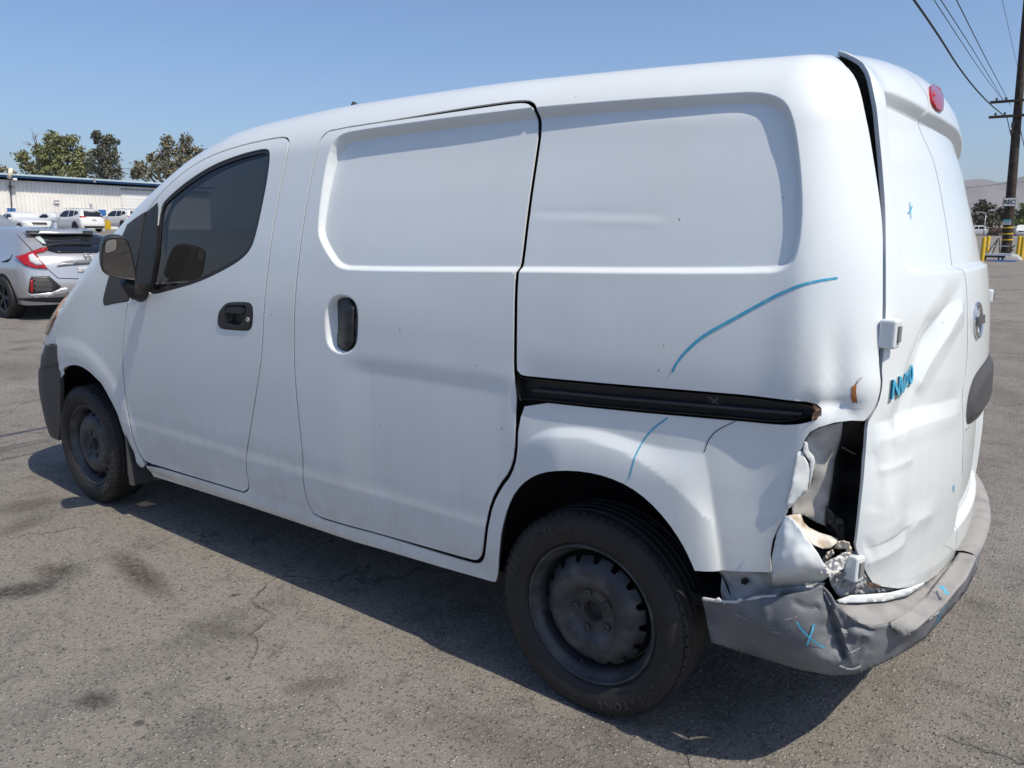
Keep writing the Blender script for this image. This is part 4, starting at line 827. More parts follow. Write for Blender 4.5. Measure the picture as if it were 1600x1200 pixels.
# ---- paint-marker lines, pen line, chips
ribbon(VS, 'marker_line', [(1050.3, 581.6), (1056.3, 569), (1067, 553.8), (1082.3, 538.7), (1097.5, 525.7), (1121.3, 511.6), (1151.7, 495.3), (1184.2, 477), (1216.7, 459.6), (1249, 445.5), (1277, 438.6), (1308.7, 434)], .0068, BLUEM, VAN, d_side)
ribbon(VS, 'marker_line', [(1041.5, 653.5), (1020.2, 669), (1006, 684.7), (999, 701.7), (994.7, 724.4), (989.6, 745.6)], .0042, BLUEM, VAN, d_side)
ribbon(VS, 'pen_line', [(1099.5, 707), (1105, 687.5), (1119, 672), (1148, 659)], .0022, DARK, VAN, d_side)
for st in ([(1430, 315), (1430.5, 328), (1432, 342)], [(1433.5, 322), (1430, 330), (1427, 333)], [(1486, 757), (1487.5, 768)], [(1487.5, 758), (1485, 767)]):
    ribbon(VS, 'marker_cross', st, .0042, BLUEM, LRD, lambda A: d_rear(A)+.005)
def strokes(name, pts, width, parent, off, m=None):
    C = chaikin(pts, 2, False); t = np.gradient(C[:, :2], axis=0); t /= np.linalg.norm(t, axis=1, keepdims=True); nr = np.stack([-t[:, 1], t[:, 0]], 1)
    P = [march(fvan, C[:, :2]+nr*k*width/2, off(C)) for k in (-1, 0, 1)]; n = len(C); V = np.concatenate(P)
    o_ = mesh_obj(name, V, [(j*n+i, j*n+i+1, (j+1)*n+i+1, (j+1)*n+i) for j in range(2) for i in range(n-1)], m or BLUEM, parent)
    return o_
def boff(C): return TPS['rear_bumper'](C)+d_bump(C)+.006
for st in ([(1245, 972), (1251, 982.5), (1265, 996.5), (1277, 1006), (1289.5, 1012.6)], [(1272, 974.6), (1270, 984), (1265, 997), (1261, 1008.7)]): strokes('marker_cross', st, 3.0, VAN, boff)
for st, w_ in (([(1466.7, 916), (1475, 921), (1482.7, 928)], 2.6), ([(1473, 914.7), (1476, 921), (1478.7, 929)], 2.2)): strokes('marker_cross', st, w_, VAN, lambda C: TPS['step_pad'](C)+.012)
strokes('marker_cross', [(1464, 953), (1466, 962), (1468, 972)], 3, VAN, lambda C: TPS['rear_bumper'](C)+.006)
strokes('marker_cross', [(1477, 947), (1470, 958), (1461, 978)], 1.2, VAN, lambda C: TPS['rear_bumper'](C)+.006)

SCF = mat('white_scuff', (.42, .42, .42), .7, noise=(40, (.20, .20, .2), .45, .6))
for st, w_ in (([(1226, 968), (1236, 966), (1246, 963)], 1.3), ([(1258, 953), (1268, 956)], 1.2), ([(1208, 987), (1222, 990)], 1.2), ([(1205, 982), (1215, 980)], .8), ([(1330, 1020), (1344, 1012)], 2.0), ([(1312, 1040), (1330, 1047), (1346, 1040)], 3.0), ([(1288, 925), (1292, 935), (1298, 945)], 2.4), ([(1150, 960), (1166, 968)], .9)):
    strokes('scuff', st, w_, VAN, lambda C: TPS['rear_bumper'](C)+d_bump(C)+.006, SCF)
# ---- cab, floor and wheel housings
fl = MB(); fl.box((0.1, 0, .27), (2.1, 1.5, .06)); fl.prism([(x, y, .395) for x, y in ((1.62, -.76), (2.03, -.77), (2.16, -.70), (2.26, -.3), (2.27, 0), (2.25, .3), (2.15, .66), (1.98, .76), (1.62, .76))], (0, 0, .03)); fl.box((-1.8, 0, .30), (.5, 1.3, .06)); fl.box((1.4625, 0, .30), (.10, 1.3, .10)); fl.box((-1.4625, 0, .33), (.5, .9, .12))  # rear plate shaped to block sun leaking onto the ground
fl.build('floor_pan', DARK, VAN)
MB().box((.33, 0, 1.0), (.03, 1.5, 1.3)).build('bulkhead', mat('grey_bulkhead', (.10, .10, .11), .7), VAN)  # dark wall added so no brightness shows through the cab glass
seat = mat('seat_cloth', (.07, .075, .08), .85)
for yy in (-.38, .38):
    st = MB(); st.box((-.10, yy, .70), (.5, .48, .16)); st.box((.16, yy, 1.02), (.14, .46, .60), ry=.2); st.box((.25, yy, 1.42), (.09, .26, .18), ry=.2)
    so_ = st.build('seat', seat, VAN); bevel(so_, .04, 3)
sw = MB(); c_ = np.array([-.62, -.38, 1.02]); ax = np.array([.85, 0, .5]); ax /= np.linalg.norm(ax); uu = np.cross(ax, [0, 1, 0])
sw.tube([c_+.19*(math.cos(t)*np.array([0, 1, 0])+math.sin(t)*uu) for t in np.linspace(0, 2*math.pi, 33)], .014, 8, False); sw.tube([c_, c_-ax*.3], .03, 10); sw.box(c_, (.06, .34, .05)); sw.build('steering_wheel', BLACK, VAN, True, 40)
MB().box((-1.05, 0, .95), (.55, 1.45, .25)).build('dashboard', seat, VAN)
for X, R0 in ((1.4625, .425), (-1.4625, .40)):
    for sg in (-1, 1):
        th = np.linspace(.0, math.pi, 25); V = []; 
        for y in (.80, .78, .55): V += [(X+R0*math.cos(t), sg*y, .30+R0*1.0*math.sin(t)) for t in th]
        n = len(th); F = [(r*n+i, r*n+i+1, (r+1)*n+i+1, (r+1)*n+i) for r in range(2) for i in range(n-1)]
        V.append((X, sg*.55, .30)); F += [(2*n+i, 2*n+i+1, 3*n) for i in range(n-1)]
        mesh_obj('wheel_housing', V, F, DARK, VAN)

# ---- wheels
def make_wheel(parent):
    y = [0, 0, 1.]
    ty = MB(); prof = [(.205, .066), (.214, .080), (.232, .090), (.255, .094), (.275, .090), (.289, .080), (.296, .068)]
    tread = []
    for g0 in (.060, .030, -.0, -.030, -.060):
        pass
    zz = np.linspace(.066, -.066, 34); grooves = (.042, .014, -.014, -.042)
    tread = [(.3015-.010*(abs(z)/.066)**3-(.008 if min(abs(z-g) for g in grooves) < .0032 else 0), z) for z in zz]
    full = prof+tread+[(r, -h) for r, h in prof[::-1]]
    ty.lathe(full, (0, 0, 0), y, 96)
    tyre = ty.build('tyre', RUBBER, parent, True, 28)
    # shoulder blocks and lettering stand proud of the sidewall
    sb = MB()
    for k in range(64):
        a = 2*math.pi*k/64; c, s = math.cos(a), math.sin(a)
        sb.box((.2945*c, .2945*s, .0735), (.008, .021, .010), rz=a, ry=-.6)
    sbo = sb.build('tread_blocks', RUBBER, tyre); sbo['kind'] = 'stuff'
    for word, mid in (('BRIDGESTONE', -55), ('BRIDGESTONE', 125)):
        lt = MB()
        for i, ch in enumerate(word):
            V, F = text_mesh(ch, .030, .0012, .0006); a = math.radians(mid-(i-(len(word)-1)/2)*6.4); r0 = .257
            c, s = math.cos(a), math.sin(a)
            # letters read clockwise, tops outward, on the bulged wall
            r = r0+V[:, 1]; tx = V[:, 0]
            W = np.stack([r*c+tx*s, r*s-tx*c, .0938+V[:, 2]-np.maximum(np.abs(r-.257)-.006, 0)*.18], 1)
            lt.add(W, F)
        lt.build('sidewall_lettering', mat('worn_rubber', (.034, .032, .031), .6), tyre)
    rm = MB(); rm.lathe([(.206, .066), (.208, .072), (.204, .076), (.198, .074), (.194, .064), (.186, .055), (.180, .040), (.176, .0), (.172, -.05), (.19, -.065)], (0, 0, 0), y, 72); 
    rim = rm.build('rim', RIM, parent, True, 40)
    # vented disc: sixteen notches in its rim
    N = 16; per = 16; ang = []; rad = []
    for k in range(N):
        for j in range(per):
            t = j/per; ang.append(2*math.pi*(k+t)/N); rad.append(.162-.017*float(sstep(np.array(abs(t-.5)), .19, .11)))
    ang = np.array(ang); rad = np.array(rad); nA = len(ang)
    zpr = PC([(.0, .042), (.052, .042), (.066, .043), (.075, .052), (.085, .058), (.10, .062), (.122, .061), (.138, .054), (.150, .043), (.162, .032)])
    V = []; radii = [None, .158, .152, .146, .140, .134, .126, .118, .108, .098, .088, .080, .073, .066, .055, .045, .034]
    for r_ in radii:
        rr_ = rad if r_ is None else np.minimum(rad-.0006*(1+radii.index(r_)), r_)
        V += np.stack([rr_*np.cos(ang), rr_*np.sin(ang), zpr(rr_)], 1).tolist()
    F = [(i*nA+j, i*nA+(j+1) % nA, (i+1)*nA+(j+1) % nA, (i+1)*nA+j)[::-1] for i in range(len(radii)-1) for j in range(nA)]
    dsc = mesh_obj('disc', V, F, RIM, parent, world=False)
    md = dsc.modifiers.new('solid', 'SOLIDIFY'); md.thickness = .005; md.offset = 0
    cb = MB(); cb.lathe([(.036, .036), (.036, .045), (.032, .047), (.030, .040), (.030, .018), (0, .018)], (0, 0, 0), y, 32); cb.build('hub_bore', mat('rusty_hub', (.05, .044, .04), .6), parent, True, 35)
    for k in range(5):
        a = math.radians(90+72*k+8); nb = MB().lathe([(.0115, .036), (.0115, .052), (.0095, .055), (.006, .055), (.0055, .052), (0, .052)], (.057*math.cos(a), .057*math.sin(a), 0), y, 6); nb.build('lug_nut', mat('nut_steel', (.085, .085, .088), .4, .5), parent)
    MB().tube([(.165*math.cos(-1.9), .165*math.sin(-1.9), .04), (.158*math.cos(-1.9), .158*math.sin(-1.9), .062)], .004, 6).build('valve', BLACK, parent)
    MB().lathe([(0, -.03), (.17, -.03)], (0, 0, 0), y, 40).build('brake_backplate', DARK, parent)
    return parent
WH = bpy.data.objects.new('wheel', None); COL.objects.link(WH); make_wheel(WH)
for i, (x, sg, rot) in enumerate(((1.4625, -1, .17), (-1.4625, -1, .5), (1.4625, 1, 0), (-1.4625, 1, 1))):
    o = WH if i == 0 else copy_tree(WH)
    o.parent = VAN; o.location = (x, sg*(.825-.072), .2985)
    o.rotation_mode = 'QUATERNION'
    o.rotation_quaternion = (Quaternion((0, 0, 1), math.pi if sg > 0 else 0) @ Quaternion((1, 0, 0), math.pi/2) @ Quaternion((0, 0, 1), rot))
# ================================================================== surroundings
def gpt(px_x, D):
    """ground point under a picture column at depth D"""
    p = at_depth([(px_x, 360)], D)[0]; return np.array([p[0], p[1], float(ground_z(p[0], p[1]))])
# ---- hills
hv = []; hf = []; nx, ny = 130, 16
hm = mat('dry_hillside', (.175, .158, .158), .95, noise=(.0025, (.12, .112, .115), .4, .65))
for j in range(ny):
    for i in range(nx):
        px = 700+i*11; t = j/(ny-1); D = 4200+2600*t; b = at_depth([(px, 362)], D)[0]
        prof = 1-abs(2*min(t*1.15, 1)-1)**1.3; h = (330+60*mnoise.noise(Vector((i*.09, 2.2, 0)))+26*mnoise.noise(Vector((i*.33, 5.2, 0))))*(.35+.65*sstep(np.array(px), 1000, 1500))
        hv.append((b[0], b[1], prof*h*1.12+50*prof*mnoise.noise(Vector((i*.25, j*.55, 1.)))-6))
for j in range(ny-1):
    for i in range(nx-1): hf.append((j*nx+i, j*nx+i+1, (j+1)*nx+i+1, (j+1)*nx+i))
structure(mesh_obj('hills', hv, hf, hm))

# ---- metal building on the left
ALU = mat('pale_ribbed_sheet', (.78, .77, .74), .55, noise=(.5, (.70, .69, .66), .4, .6)); BLUE = mat('blue_trim', (.03, .13, .36), .45); SKYB = mat('pale_blue_flashing', (.42, .53, .62), .4); WHITE = mat('white_sheet', (.74, .74, .73), .5); DKG = mat('dark_grey', (.06, .06, .065), .6)
A_ = gpt(-170, 60.5); B_ = gpt(330, 85.); u_ = (B_-A_)*[1, 1, 0]; Lw = np.linalg.norm(u_); u_ /= Lw; nrm_ = np.array([u_[1], -u_[0], 0]);
if nrm_ @ (CAM_P-A_) < 0: nrm_ = -nrm_
def wall_pt(px, out=0.):
    d = rays(px); o_ = A_+nrm_*out; t = ((o_-CAM_P) @ nrm_)/(d @ nrm_); return CAM_P+d*t[:, None]
z0 = min(A_[2], B_[2])-.4; zE = float(wall_pt([(120, 287)])[0][2]); BLD = thing('warehouse', 'long pale ribbed metal warehouse with blue eave trim behind the parked cars', 'building', tuple(A_))
M_ = MB(); M_.prism([A_*[1, 1, 0]+[0, 0, z0], A_*[1, 1, 0]+u_*Lw+[0, 0, z0], A_*[1, 1, 0]+u_*Lw+[0, 0, zE], A_*[1, 1, 0]+[0, 0, zE]], -nrm_*18); M_.build('wall', ALU, BLD)
M_ = MB(); k = int(Lw/.36)
for i in range(k):
    c = A_*[1, 1, 0]+u_*(.2+i*.36)+nrm_*.03+[0, 0, (z0+zE)/2]; M_.box(c, (.075, .07, zE-z0), rz=math.atan2(u_[1], u_[0]), taper=1)
rb = M_.build('wall_rib', ALU, BLD); rb['kind'] = 'stuff'
ang = math.atan2(u_[1], u_[0]); mid = A_*[1, 1, 0]+u_*Lw/2
M_ = MB(); M_.box(mid-nrm_*8.6+[0, 0, zE+.42], (Lw+.6, 19., .10), rz=ang); M_.build('roof', SKYB, BLD)
MB().box(mid+nrm_*.62+[0, 0, zE+.26], (Lw+.5, .05, .16), rz=ang).build('eave_trim', BLUE, BLD)
MB().box(mid+nrm_*.70+[0, 0, zE+.42], (Lw+.5, .20, .18), rz=ang).build('gutter', SKYB, BLD)
def on_wall(name, p0, p1, m, out=.06, th=.08, parent=BLD):
    a, b = wall_pt([p0])[0], wall_pt([p1])[0]; c = (a+b)/2; wd = abs((b-a) @ u_); h = abs(a[2]-b[2])
    return MB().box(c+nrm_*out, (wd, th, h), rz=ang).build(name, m, parent)
for p0, p1 in (((10, 325), (27.5, 362)), ((120, 327), (136, 362)), ((152, 327.5), (167.5, 361))):
    d_ = on_wall('door', p0, p1, BLUE, .09, .06); mesh_ = on_wall('door_frame', (p0[0]-1, p0[1]-1), (p1[0]+1, p1[1]), WHITE, .06, .06, d_)
rd = on_wall('rollup_door', (188.5, 302), (330, 364), WHITE, .08, .06); on_wall('door_header', (188.5, 296), (330, 302), mat('header_grey', (.20, .21, .22), .6), .08, .10, rd)
M_ = MB()
for k in range(12):
    a = wall_pt([(189, 305+k*5)])[0]; b = wall_pt([(330, 305+k*5)])[0]; M_.box(((a+b)/2)*[1, 1, 0]+[0, 0, a[2]]+nrm_*.115, (np.linalg.norm((b-a)[:2]), .02, .03), rz=ang)
M_.build('slat_shade_line', mat('shutter_shade', (.62, .62, .61), .5), rd)  # greyer strips draw the shade lines between slats
sg = on_wall('sign_board', (82.3, 311.3), (92.4, 317.8), WHITE, .16, .05); c = wall_pt([(87.2, 314.4)])[0]
text_obj('sign_lettering', 'SHOP', .19, DKG, sg, c+nrm_*.19, u_, (0, 0, 1), .004, .006)
dp = wall_pt([(16, 283), (17.3, 305), (18.6, 330), (18.9, 340)], .15); MB().tube(dp, .05, 6).build('conduit', DKG, BLD, True)
on_wall('wall_lamp', (12.4, 290), (16.8, 294), DKG, .3, .4)
vp = at_depth([(14.5, 279), (17, 263)], 63); MB().tube([vp[0], vp[1]], .17, 10).build('vent_pipe', mat('cream_pipe', (.66, .60, .48), .6), BLD, True)
on_wall('junction_box', (13.5, 278.5), (19.5, 282), WHITE, .7, .2)
for x0, x1, y0, y1 in ((56, 62.5, 274, 280), (145.5, 149.5, 278.5, 283), (36, 44, 276, 279)):
    c = at_depth([((x0+x1)/2, (y0+y1)/2)], 72)[0]; s_ = 72/FPX; MB().lathe([(s_*(x1-x0)*.35, -s_*(y1-y0)*.9), (s_*(x1-x0)*.35, 0), (s_*(x1-x0)*.5, 0), (s_*(x1-x0)*.5, s_*(y1-y0)*.3), (0, s_*(y1-y0)*.5)], c, (0, 0, 1), 12).build('roof_vent', STEEL, BLD, True, 40)

# ---- trees: trunk and limbs carry lobes of small leaf faces
def leafmat(name, c1, c2):
    m = mat(name, c1, .6, noise=(.55, c2, .38, .66)); b = m.node_tree.nodes['Principled BSDF']; b.inputs['Subsurface Weight'].default_value = 0
    return m
LM = {'green': leafmat('yellow_green_leaves', (.19, .195, .075), (.10, .115, .045)), 'olive': leafmat('olive_leaves', (.19, .17, .105), (.10, .094, .058)), 'dark': leafmat('dull_dark_leaves', (.115, .112, .07), (.06, .06, .04)), 'bright': leafmat('bright_leaves', (.14, .19, .05), (.085, .12, .035))}  # leaf colours, each varied by noise
BARK = mat('grey_bark', (.16, .13, .10), .9, noise=(8, (.09, .07, .055), .4, .6))
def tree(label, lobes, D, leaf, group=None, dens=1., lsz=.30, sparse=(), wind=0.):
    L = []
    for (x, y, rx, ry) in lobes:
        c = at_depth([(x, y)], D)[0]; s_ = D/FPX; L.append((c, rx*s_, ry*s_))
    cx = np.mean([c for c, _, _ in L], 0); base = np.array([cx[0], cx[1], float(ground_z(cx[0], cx[1]))])
    t = thing('tree', label, 'tree', tuple(base), 0, group); rng = np.random.default_rng(int(abs(lobes[0][0]*31+lobes[0][1]))); V = []; F = []
    ri, up = CAM_R[0], np.array([0, 0, 1.])
    dep = np.cross(ri, up)
    for k, (c, rx, ry) in enumerate(L):
        c = c+dep*rng.uniform(-.5, .5)*rx; area = rx*ry; n_cl = max(16, int(area*27*dens))
        for _ in range(n_cl):
            v = rng.normal(size=3); v /= np.linalg.norm(v); r = rng.uniform(.35, 1.0)**.6
            cc = c+ri*v[0]*rx*r+dep*v[1]*rx*r+up*v[2]*ry*r; cs = rng.uniform(.25, .62)*(.5+.25*min(rx, 2)); droop = rng.uniform(-.3, .1)
            for _ in range(int(20*dens)):
                w_ = rng.normal(size=3)*cs*.55; w_[2] += droop*abs(w_[0]); p = cc+w_+ri*wind*w_[2]; a = lsz*rng.uniform(.4, 1.0)
                d1 = rng.normal(size=3)+ri*wind*.8; d1 /= np.linalg.norm(d1); d2 = np.cross(d1, rng.normal(size=3)); d2 /= np.linalg.norm(d2)
                i = len(V); V += [p-d1*a*.6, p+d2*a*.32, p+d1*a*.6, p-d2*a*.32]; F.append((i, i+1, i+2, i+3))
    cr = mesh_obj('crown', V, F, LM[leaf], t, False)
    tb = MB(); h = max(c[2] for c, _, _ in L)-base[2]; lowz = min(c[2] for c, _, _ in L); fork = base+[0, 0, max(.6, (lowz-base[2])*.75)]
    tb.tube([base-[0, 0, .3], base+(fork-base)*.5+ri*.1, fork], [.03*h+.06, .025*h+.05, .02*h+.05], 8); tr = tb.build('trunk', BARK, t, True)
    lb = MB()
    for c, rx, ry in L:
        m_ = (fork+c)/2+up*-.15*np.linalg.norm(c-fork)+rng.normal(size=3)*.15; lb.tube([fork, m_, c, c+up*ry*.6+ri*rng.uniform(-.3, .3)*rx], [.016*h+.03, .012*h+.02, .05, .02], 6)
        for _ in range(3):
            e_ = c+ri*rng.uniform(-.8, .8)*rx+dep*rng.uniform(-.6, .6)*rx+up*rng.uniform(-.2, .8)*ry; lb.tube([c*.7+m_*.3, (c+e_)/2, e_], [.05, .035, .012], 4)
    for (x, y) in sparse:
        e_ = at_depth([(x, y)], D)[0]; lb.tube([L[0][0], L[0][0]*.4+e_*.6+up*.2, e_], [.07, .045, .015], 5)
        for _ in range(4): lb.tube([L[0][0]*.3+e_*.7, e_+rng.normal(size=3)*.6], [.03, .008], 4)
    lb.build('limb', BARK, t, True)
    return t
GT = 'trees behind the warehouse'
tree('tall green tree with bare twigs on its left, bent by the wind', [(60, 238, 7, 12), (76, 220, 12, 14), (95, 226, 17, 17), (114, 228, 15, 15), (84, 243, 18, 16), (108, 250, 22, 18), (130, 250, 14, 18), (72, 262, 20, 15), (32, 243, 12, 7), (40, 258, 14, 9), (52, 270, 15, 9), (100, 272, 34, 11), (130, 270, 18, 12), (66, 250, 8, 10)], 92, 'green', GT, .9, .42, sparse=[(42, 222), (50, 212), (54, 206)], wind=.5)
tree('dark narrow tree standing right of the tall green tree', [(150, 214, 6, 9), (158, 222, 10, 12), (172, 224, 11, 13), (165, 242, 17, 15), (156, 258, 18, 14), (175, 258, 12, 16), (168, 273, 19, 10)], 90, 'dark', GT, 1.1, .36, wind=.3)
tree('brownish olive tree beside the van windscreen pillar', [(212, 272, 6, 9), (220, 262, 8, 9), (235, 250, 9, 11), (233, 267, 16, 12), (262, 222, 9, 11), (259, 240, 13, 16), (288, 219, 8, 11), (284, 238, 15, 16), (262, 262, 22, 16), (290, 262, 22, 18), (312, 236, 8, 9), (318, 255, 16, 20)], 91, 'olive', GT, 1.0, .38, wind=.3)
tree('small leafy tree top at the far left edge behind the white vent pipe', [(2, 268, 10, 10), (17, 272, 6, 7), (-14, 262, 12, 14)], 94, 'olive', GT, 1., .4)
GR_ = 'trees beyond the lot on the right'
tree('dark tall tree left of the leaning pole', [(1530, 326, 9, 12), (1536, 322, 8, 9), (1533, 342, 12, 12), (1545, 332, 9, 13), (1548, 347, 10, 8)], 190, 'dark', GR_, .55, .75)
tree('dull olive tree directly behind the leaning pole', [(1556, 329, 8, 9), (1562, 338, 10, 11), (1553, 345, 10, 9), (1570, 333, 8, 11), (1575, 346, 9, 8)], 200, 'dark', GR_, .55, .75)
tree('bright green rounded tree behind the parked white van', [(1588, 337, 8, 9), (1597, 327, 9, 9), (1604, 334, 12, 14), (1582, 346, 7, 6), (1595, 347, 12, 7)], 185, 'bright', GR_, .55, .7)
tree('low dark bush line tree far left of the pole behind the van', [(1500, 335, 14, 12), (1515, 342, 12, 12), (1488, 344, 14, 10)], 195, 'dark', GR_, .5, .75)

# ---- cars
CARM = {}
def carpaint(name, c, metal=.0, r=.3):
    return mat(name, c, r, metal, .5, .8)
GLASSC = mat('car_glass', (.012, .014, .016), .04, 0, .6)
CL = {k: None for k in ()}
def car_body(kind):
    """solid of a parked car: nose -X, origin on the ground under its middle"""
    L, Wd, H = {'suv': (4.65, 1.84, 1.70), 'sedan': (4.75, 1.85, 1.45), 'coupe': (4.68, 1.89, 1.37), 'hatch': (4.50, 1.80, 1.42), 'pickup': (5.8, 2.0, 1.9), 'van': (5.7, 2.0, 2.13)}[kind]
    h = L/2
    Z = {'suv': [(-h, .70), (-h+.25, .93), (-h+.9, 1.06), (-h+1.25, 1.14), (-h+1.9, 1.50), (-h+2.3, 1.62), (-h+3.0, 1.68), (h-.9, 1.62), (h-.45, 1.55), (h-.25, 1.36), (h-.08, 1.12), (h, .95)],
         'sedan': [(-h, .62), (-h+.25, .80), (-h+1.1, .98), (-h+1.5, 1.06), (-h+2.1, 1.33), (-h+2.6, 1.42), (h-1.9, 1.42), (h-1.2, 1.20), (h-.75, 1.06), (h-.15, 1.03), (h, .92)],
         'coupe': [(-h, .58), (-h+.3, .76), (-h+1.2, .92), (-h+1.7, 1.02), (-h+2.3, 1.28), (-h+2.7, 1.35), (h-1.6, 1.30), (h-.7, 1.08), (h-.15, 1.03), (h, .92)],
         'hatch': [(-h, .60), (-h+.25, .78), (-h+1.05, .95), (-h+1.45, 1.03), (-h+2.1, 1.32), (-h+2.5, 1.40), (h-1.7, 1.405), (h-.85, 1.325), (h-.70, 1.28), (h-.30, 1.04), (h-.16, .99), (h, .86)],
         'pickup': [(-h, .80), (-h+.2, 1.02), (-h+1.2, 1.15), (-h+1.5, 1.22), (-h+2.0, 1.72), (-h+2.4, 1.86), (-h+3.4, 1.86), (-h+3.62, 1.75), (-h+3.75, 1.20), (-h+3.9, 1.12), (h-.1, 1.12), (h, .95)],
         'van': [(-h, .85), (-h+.2, 1.08), (-h+.8, 1.22), (-h+1.0, 1.30), (-h+1.6, 1.92), (-h+2.0, 2.08), (h-.6, 2.10), (h-.12, 2.02), (h, 1.8)]}[kind]
    ZR = PC(Z); w2 = Wd/2; tb = {'suv': 1.02, 'sedan': .90, 'coupe': .86, 'hatch': .90, 'pickup': 1.15, 'van': 1.25}[kind]
    TW = PC([(.1, w2-.10), (.3, w2-.03), (.55, w2), (tb-.12, w2), (tb, w2-.03), (H-.08, w2-(.27 if kind != 'van' else .16)), (H+.2, w2-.40)])
    xr = PC([(.1, h-.14), (.35, h-.04), (.55, h), (.75, h-.03), (.95, h-.08), (1.4, h-.28), (2.1, h-.5)]) if kind not in ('van', 'pickup') else PC([(.1, h-.1), (.5, h), (1.2, h-.02), (2.1, h-.12)])
    xf = PC([(.1, -h+.12), (.4, -h+.02), (.6, -h), (.8, -h+.08), (1.2, -h+.3)])
    def f(p):
        x, y, z = p[..., 0], p[..., 1], p[..., 2]; ay = np.abs(y); s = ay-TW(z)
        roof = (z-(ZR(x+.12*(ay**2-.4))+.03*(1-(ay/.7)**2)))*.9; rear = x-(xr(z)-.16*ay**2-.10*np.clip(ay/w2, 0, 1.2)**6); front = xf(z)+.30*(ay/w2)**3-x
        return rmax(rmax(rmax(s, roof, .10), rear, .07), front, .12)
    zmin = min(.62, .62); zb = lambda x: np.minimum(ZR(np.asarray(x, float))-.26, tb-.08)
    return Shell(f, -h+.75, h-.75, .38, zb, .30), L, Wd, H, ZR, TW, h
def local_hit(f, p0, d):
    t = np.linspace(0, 4, 1200)
    q = p0+t[:, None]*d; v = f(q); k = int(np.argmax(v < 0)) if (v < 0).any() else int(v.argmin()); return q[k]
def side_ab(sh, pts): return sh.inv(np.array([local_hit(sh.f, np.array([x, -2.5, z]), np.array([0, 1., 0])) for x, z in pts]))
def back_ab(sh, pts): return sh.inv(np.array([local_hit(sh.f, np.array([4.2, y, z]), np.array([-1., 0, 0])) for y, z in pts]))
def front_ab(sh, pts): return sh.inv(np.array([local_hit(sh.f, np.array([-4.2, y, z]), np.array([1., 0, 0])) for y, z in pts]))
def shell_mesh(sh, name, m, parent, zlow, na=150, nb=22):
    w2 = 2*sh.hy; a0 = sh.XA-2*sh.q4-w2/1.0-0; aa = np.concatenate([np.linspace(sh.XA-sh.q4-w2/2, sh.XA, 34)[:-1], np.linspace(sh.XA, sh.XB, 60)[:-1], np.linspace(sh.XB, sh.XB+sh.q4+w2/2, 34)])
    V = []; F = []; n = len(aa); top = sh.r*math.pi/2
    tt = np.concatenate([np.linspace(0, 1, 14)[:-1], 1+np.linspace(0, 1, 12)])
    for t in tt:
        qx = np.clip(aa, sh.XA, sh.XB); zb = sh.zb(qx); b = np.where(t <= 1, (zlow-zb)*(1-t), (t-1)*top); V.append(sh.P(aa, b))
    V = np.concatenate(V); k = len(V); Vm = V*[1, -1, 1]; nb = len(tt)
    F = [(i*n+j, i*n+j+1, (i+1)*n+j+1, (i+1)*n+j) for i in range(nb-1) for j in range(n-1)]
    Fm = [tuple(x+k for x in f[::-1]) for f in F]
    # top sheet between the two halves
    i0 = 33; i1 = 33+59; base = (nb-1)*n; xs = V[base+i0:base+i1+1, 0]; ys = np.linspace(-sh.hy, sh.hy, 9); TV = []
    for x in xs:
        lo = np.full(9, .3); hi = np.full(9, 2.6)
        for _ in range(30):
            c = .5*(lo+hi); q = sh.f(np.stack([np.full(9, x), ys, c], 1)) < 0; lo = np.where(q, c, lo); hi = np.where(q, hi, c)
        TV.append(np.stack([np.full(9, x), ys, lo], 1))
    T0 = 2*k; TV = np.concatenate(TV); F2 = [(T0+i*9+j, T0+(i+1)*9+j, T0+(i+1)*9+j+1, T0+i*9+j+1) for i in range(len(xs)-1) for j in range(8)]
    o = mesh_obj(name, np.concatenate([V, Vm, TV]), F+Fm+F2, m, parent); bm_ = bmesh.new(); bm_.from_mesh(o.data); bmesh.ops.remove_doubles(bm_, verts=bm_.verts, dist=.003); bmesh.ops.recalc_face_normals(bm_, faces=bm_.faces); bm_.to_mesh(o.data); bm_.free(); o.data.shade_smooth(); o.data.set_sharp_from_angle(angle=math.radians(50))
    return o
ALLOY = mat('alloy_wheel', (.30, .30, .31), .35, .8); DALLOY = mat('dark_alloy_wheel', (.06, .06, .063), .4, .6)
WLIB = {}
